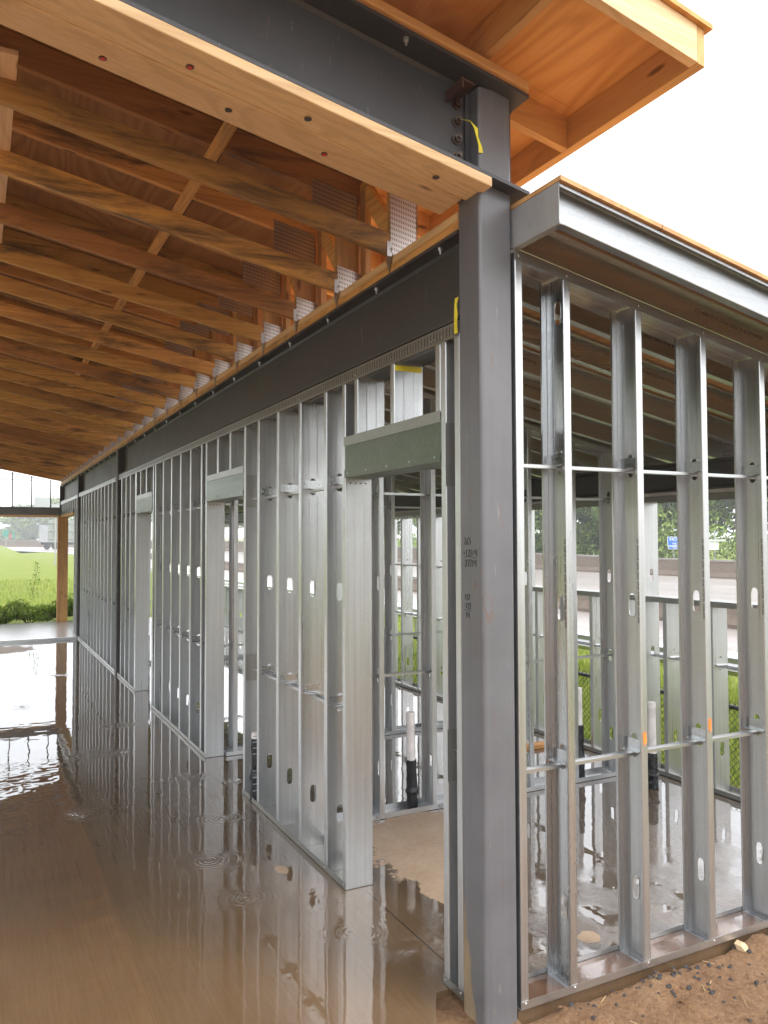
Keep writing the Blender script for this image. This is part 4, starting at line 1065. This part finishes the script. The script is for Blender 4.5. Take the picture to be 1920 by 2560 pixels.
# ------------------------------------------------------------------ trees
def leafcloud(mb, c, rad, n, size, rnd):
    for _ in range(n):
        while True:
            p = Vector((rnd.uniform(-1, 1), rnd.uniform(-1, 1), rnd.uniform(-1, 1)))
            if .25 < p.length < 1: break
        q = Vector((c[0]+p.x*rad[0], c[1]+p.y*rad[1], c[2]+p.z*rad[2])); s = size*rnd.uniform(.5, 1.4)
        a = Vector((rnd.gauss(0, 1), rnd.gauss(0, 1), rnd.gauss(0, .6))).normalized(); b = a.orthogonal().normalized(); b.rotate(Matrix.Rotation(rnd.uniform(0, 6.28), 3, a))
        c2 = a.cross(b)
        mb.add([q-b*s, q-c2*s*.5, q+b*s, q+c2*s*.5+a*s*.2], [(0, 1, 2, 3)])
def tree(x, y, z0, H, W, leaf, label, seed, dens=1.0, sparse=False):
    rnd = random.Random(seed); t = thing('tree', label, 'tree', (x, y, z0), 'trees beyond the highway')
    tk = MB(); p = Vector((x, y, z0-.3)); top = Vector((x+rnd.uniform(-.5, .5), y, z0+H*.55)); r = H*.022
    tk.tube(p, top, r, r*.5, n=8, cap=False); tips = [top]
    for i in range(11 if not sparse else 16):
        f = rnd.uniform(.25, 1); s = p.lerp(top, f); a = rnd.uniform(0, 6.28); L = W*rnd.uniform(.3, .55)
        e = s+Vector((math.cos(a)*L, math.sin(a)*L, H*rnd.uniform(.08, .36))); tk.tube(s, e, r*.45, r*.12, n=5, cap=False); tips.append(e)
        for _ in range(2):
            e2 = e+Vector((rnd.uniform(-.2, .2)*W, rnd.uniform(-.2, .2)*W, H*rnd.uniform(.03, .15))); tk.tube(e, e2, r*.16, r*.05, n=4, cap=False); tips.append(e2)
    obj('trunk', tk, BARK, t)
    cr_ = MB(); n = int((150 if sparse else 400)*dens); sz_ = .155 if not sparse else .13
    for tp in tips: leafcloud(cr_, tp, (W*.17, W*.17, H*.085), n, sz_, rnd)
    for i in range(16 if not sparse else 7):
        a = rnd.uniform(0, 6.28); zz = rnd.uniform(.12, .95); rr = W*.42*math.sqrt(max(.05, 1-(zz-.5)**2*3.2))*rnd.uniform(.3, 1)
        leafcloud(cr_, (x+rr*math.cos(a), y+rr*math.sin(a), z0+H*zz), (W*.16, W*.16, H*.08), n, sz_, rnd)
    obj('crown', cr_, leaf, t); return t
TR = [(34.8, 46.1, 9, 5.5, LEAF_D, 0, 'dark leaning tree behind the barrier, just right of the corner column', 1), (39.6, 45.9, 10, 7, LEAF_L, 0, 'broad light green tree beyond the barrier behind the second right-hand stud', 0),
      (42.0, 43.5, 9, 6, LEAF_D, 0, 'dense dark tree beyond the barrier, left of the blue hospital sign bay', 0), (46.1, 47, 12, 8, LEAF_L, 0, 'tall light green tree left of the blue hospital sign', 0),
      (50, 44.0, 11, 7.5, LEAF_D, 0, 'dark green tree whose crown hangs over the blue sign', 0), (58.5, 60, 14, 10, LEAF_L, 0, 'tree behind the blue hospital sign', 0),
      (53.5, 45.5, 11, 6.5, LEAF_L, 1, 'thin open tree with bare branches right of the blue sign', 0), (52.7, 39.2, 12, 8, LEAF_L, 0, 'tree at the right edge of the view', 0), (59, 41, 12, 9, LEAF_D, 0, 'dark tree at the far right behind the last stud', 0),
      (38.5, 57, 11, 8, LEAF_L, 0, 'tree seen through the first doorway studs', 0), (38, 73, 13, 9, LEAF_D, 0, 'farther tree behind the first doorway', 0), (37, 92, 13, 10, LEAF_L, 0, 'tree far down the highway seen through the second doorway', 0), (36.5, 112, 13, 11, LEAF_D, 0, 'tree farther down the highway, second doorway gap', 0),
      (35, 140, 14, 12, LEAF_L, 0, 'distant tree seen through the third doorway', 0)]
for i, (x, y, H, W, lf, sp_, lb, _) in enumerate(TR): tree(x, y, gh(x, y), H, W, lf, lb, 40+i, sparse=bool(sp_))
for i, (x, y, H, W, lf, lb) in enumerate(((8.5, 285, 9, 15, LEAF_L, 'leftmost hazy tree of the far wood'), (15, 272, 12, 17, LEAF_D, 'second hazy tree of the far wood'), (22.5, 265, 13.5, 17, LEAF_L, 'third hazy tree of the far wood'), (30, 255, 14, 17, LEAF_D, 'hazy tree behind the sign back'), (38, 250, 14, 18, LEAF_L, 'rightmost hazy tree of the far wood'), (0, 300, 5, 14, LEAF_D, 'low distant tree at the left edge'))):
    rnd = random.Random(90+i); t = thing('tree', lb, 'tree', (x, y, 2), 'distant wood')
    obj('trunk', MB().tube((x, y, 1.5), (x, y, 2+H*.5), .35, n=6), BARK, t); cr_ = MB()
    for k in range(26):
        a = rnd.uniform(0, 6.28); zz = rnd.uniform(.0, .9); rr = W*.5*math.sqrt(1-zz*zz*.9)*rnd.uniform(.2, 1)
        leafcloud(cr_, (x+rr*math.cos(a), y+rr*math.sin(a), 2+H*zz), (W*.17, W*.17, H*.12), 110, .75, rnd)
    obj('crown', cr_, lf, t)
uw = MB(); rnd = random.Random(5)
for k in range(150):
    s = k/149; y = 10+90*s; leafcloud(uw, (41+rnd.uniform(0, 20), y, -.2+rnd.uniform(0, 2.2)), (2.2, 2.2, 1.3), 110, .17, rnd)
for k in range(60):
    leafcloud(uw, (42+rnd.uniform(0, 28), rnd.uniform(20, 60), 1+rnd.uniform(0, 2.5)), (2.5, 2.5, 1.5), 90, .18, rnd)
stuff(obj('roadside_undergrowth', uw, LEAF_L))

# hedge row at the far end of the porch
for k, (x, w_, h, lb) in enumerate(((-5.6, 1.3, .75, 'bushy shrub at the far left beyond the slab'), (-4.3, 1.3, .8, 'fourth shrub left of the timber post'), (-3.1, 1.2, .75, 'third shrub left of the timber post'), (-2.0, 1.1, .72, 'second shrub left of the timber post'), (-1.35, .9, .78, 'leafy shrub at the left edge past the wet slab'), (-.75, .85, .62, 'low shrub with a tall shoot rising from it'), (-.12, .8, .8, 'shrub behind the orange timber post'), (.7, 1.1, .9, 'shrub behind the far end of the stud wall'))):
    h *= .62; rnd = random.Random(300+k); y = 17.6+rnd.uniform(-.15, .3); t = thing('shrub', lb, 'shrub', (x, y, -.12), 'shrubs beyond the slab')
    sm_ = MB(); fo = MB()
    for i in range(9):
        a = rnd.uniform(0, 6.28); e = (x+math.cos(a)*w_*.4, y+math.sin(a)*w_*.35, -.1+h*rnd.uniform(.5, .95)); sm_.tube((x, y, -.15), e, .012, .004, n=5, cap=False)
        leafcloud(fo, e, (w_*.3, w_*.3, h*.28), 260, .032, rnd)
    for i in range(7): leafcloud(fo, (x+rnd.uniform(-.4, .4)*w_, y+rnd.uniform(-.3, .3)*w_, -.05+h*rnd.uniform(.15, .55)), (w_*.28, w_*.28, h*.25), 260, .034, rnd)
    if k in (5, 7):
        p = Vector((x+.1, y, .4))
        for j in range(9):
            q = p+Vector((rnd.uniform(-.04, .06), 0, .10)); sm_.tube(p, q, .005, .004, n=4, cap=False); leafcloud(fo, q, (.11, .11, .05), 14, .022, rnd); p = q
    obj('stems', sm_, BARK, t); obj('foliage', fo, LEAF_H, t)
# grass blades where the turf is near enough to read
gb = MB(); rnd = random.Random(8)
def blade(x, y, h):
    h *= .8
    a = rnd.uniform(0, 6.28); wd = .004+h*.02; z = gh(x, y)-.01; lx, ly = rnd.gauss(0, h*.3), rnd.gauss(0, h*.3)
    gb.add([(x-wd*math.cos(a), y-wd*math.sin(a), z), (x+wd*math.cos(a), y+wd*math.sin(a), z), (x+lx, y+ly, z+h)], [(0, 1, 2)])
for _ in range(26000): blade(rnd.uniform(3.8, 7.5), rnd.uniform(-1, 11), rnd.uniform(.08, .26))
for _ in range(9000): blade(rnd.uniform(7.5, 10.3), rnd.uniform(0, 22), rnd.uniform(.1, .25))
for _ in range(9000): y = rnd.uniform(18.5, 40); blade(rnd.uniform(-5, 3)*y/24, y, rnd.uniform(.1, .3))
stuff(obj('tall_grass', gb, BLADE))

# unseen woods added at left and rear to darken reflections in the metal
wd = MB(); rnd = random.Random(77)
for k in range(170):
    y = -45+120*k/169; leafcloud(wd, (-42+rnd.uniform(-4, 4), y, rnd.uniform(0, 10)), (3.5, 3.5, 2.8), 34, 1.0, rnd)
stuff(obj('added_left_wood', wd, LEAF_L))
wd = MB()
for k in range(190):
    x = -50+110*k/189; leafcloud(wd, (x, -48+rnd.uniform(-4, 4), rnd.uniform(0, 2.5)), (3.5, 3.5, 1.8), 22, 1.0, rnd)
stuff(obj('added_rear_wood', wd, LEAF_D))

# wet air: far things fade
hz = bpy.data.materials.new('wet_air'); hz.use_nodes = True; t_ = hz.node_tree; t_.nodes.remove(t_.nodes['Principled BSDF'])
pv = t_.nodes.new('ShaderNodeVolumePrincipled'); pv.inputs['Color'].default_value = (.93, .95, .97, 1); pv.inputs['Density'].default_value = .0016; pv.inputs['Anisotropy'].default_value = .2
t_.links.new(pv.outputs[0], t_.nodes['Material Output'].inputs['Volume'])
stuff(obj('haze', MB().box(-500, 600, -400, 1000, -6, 40), hz))
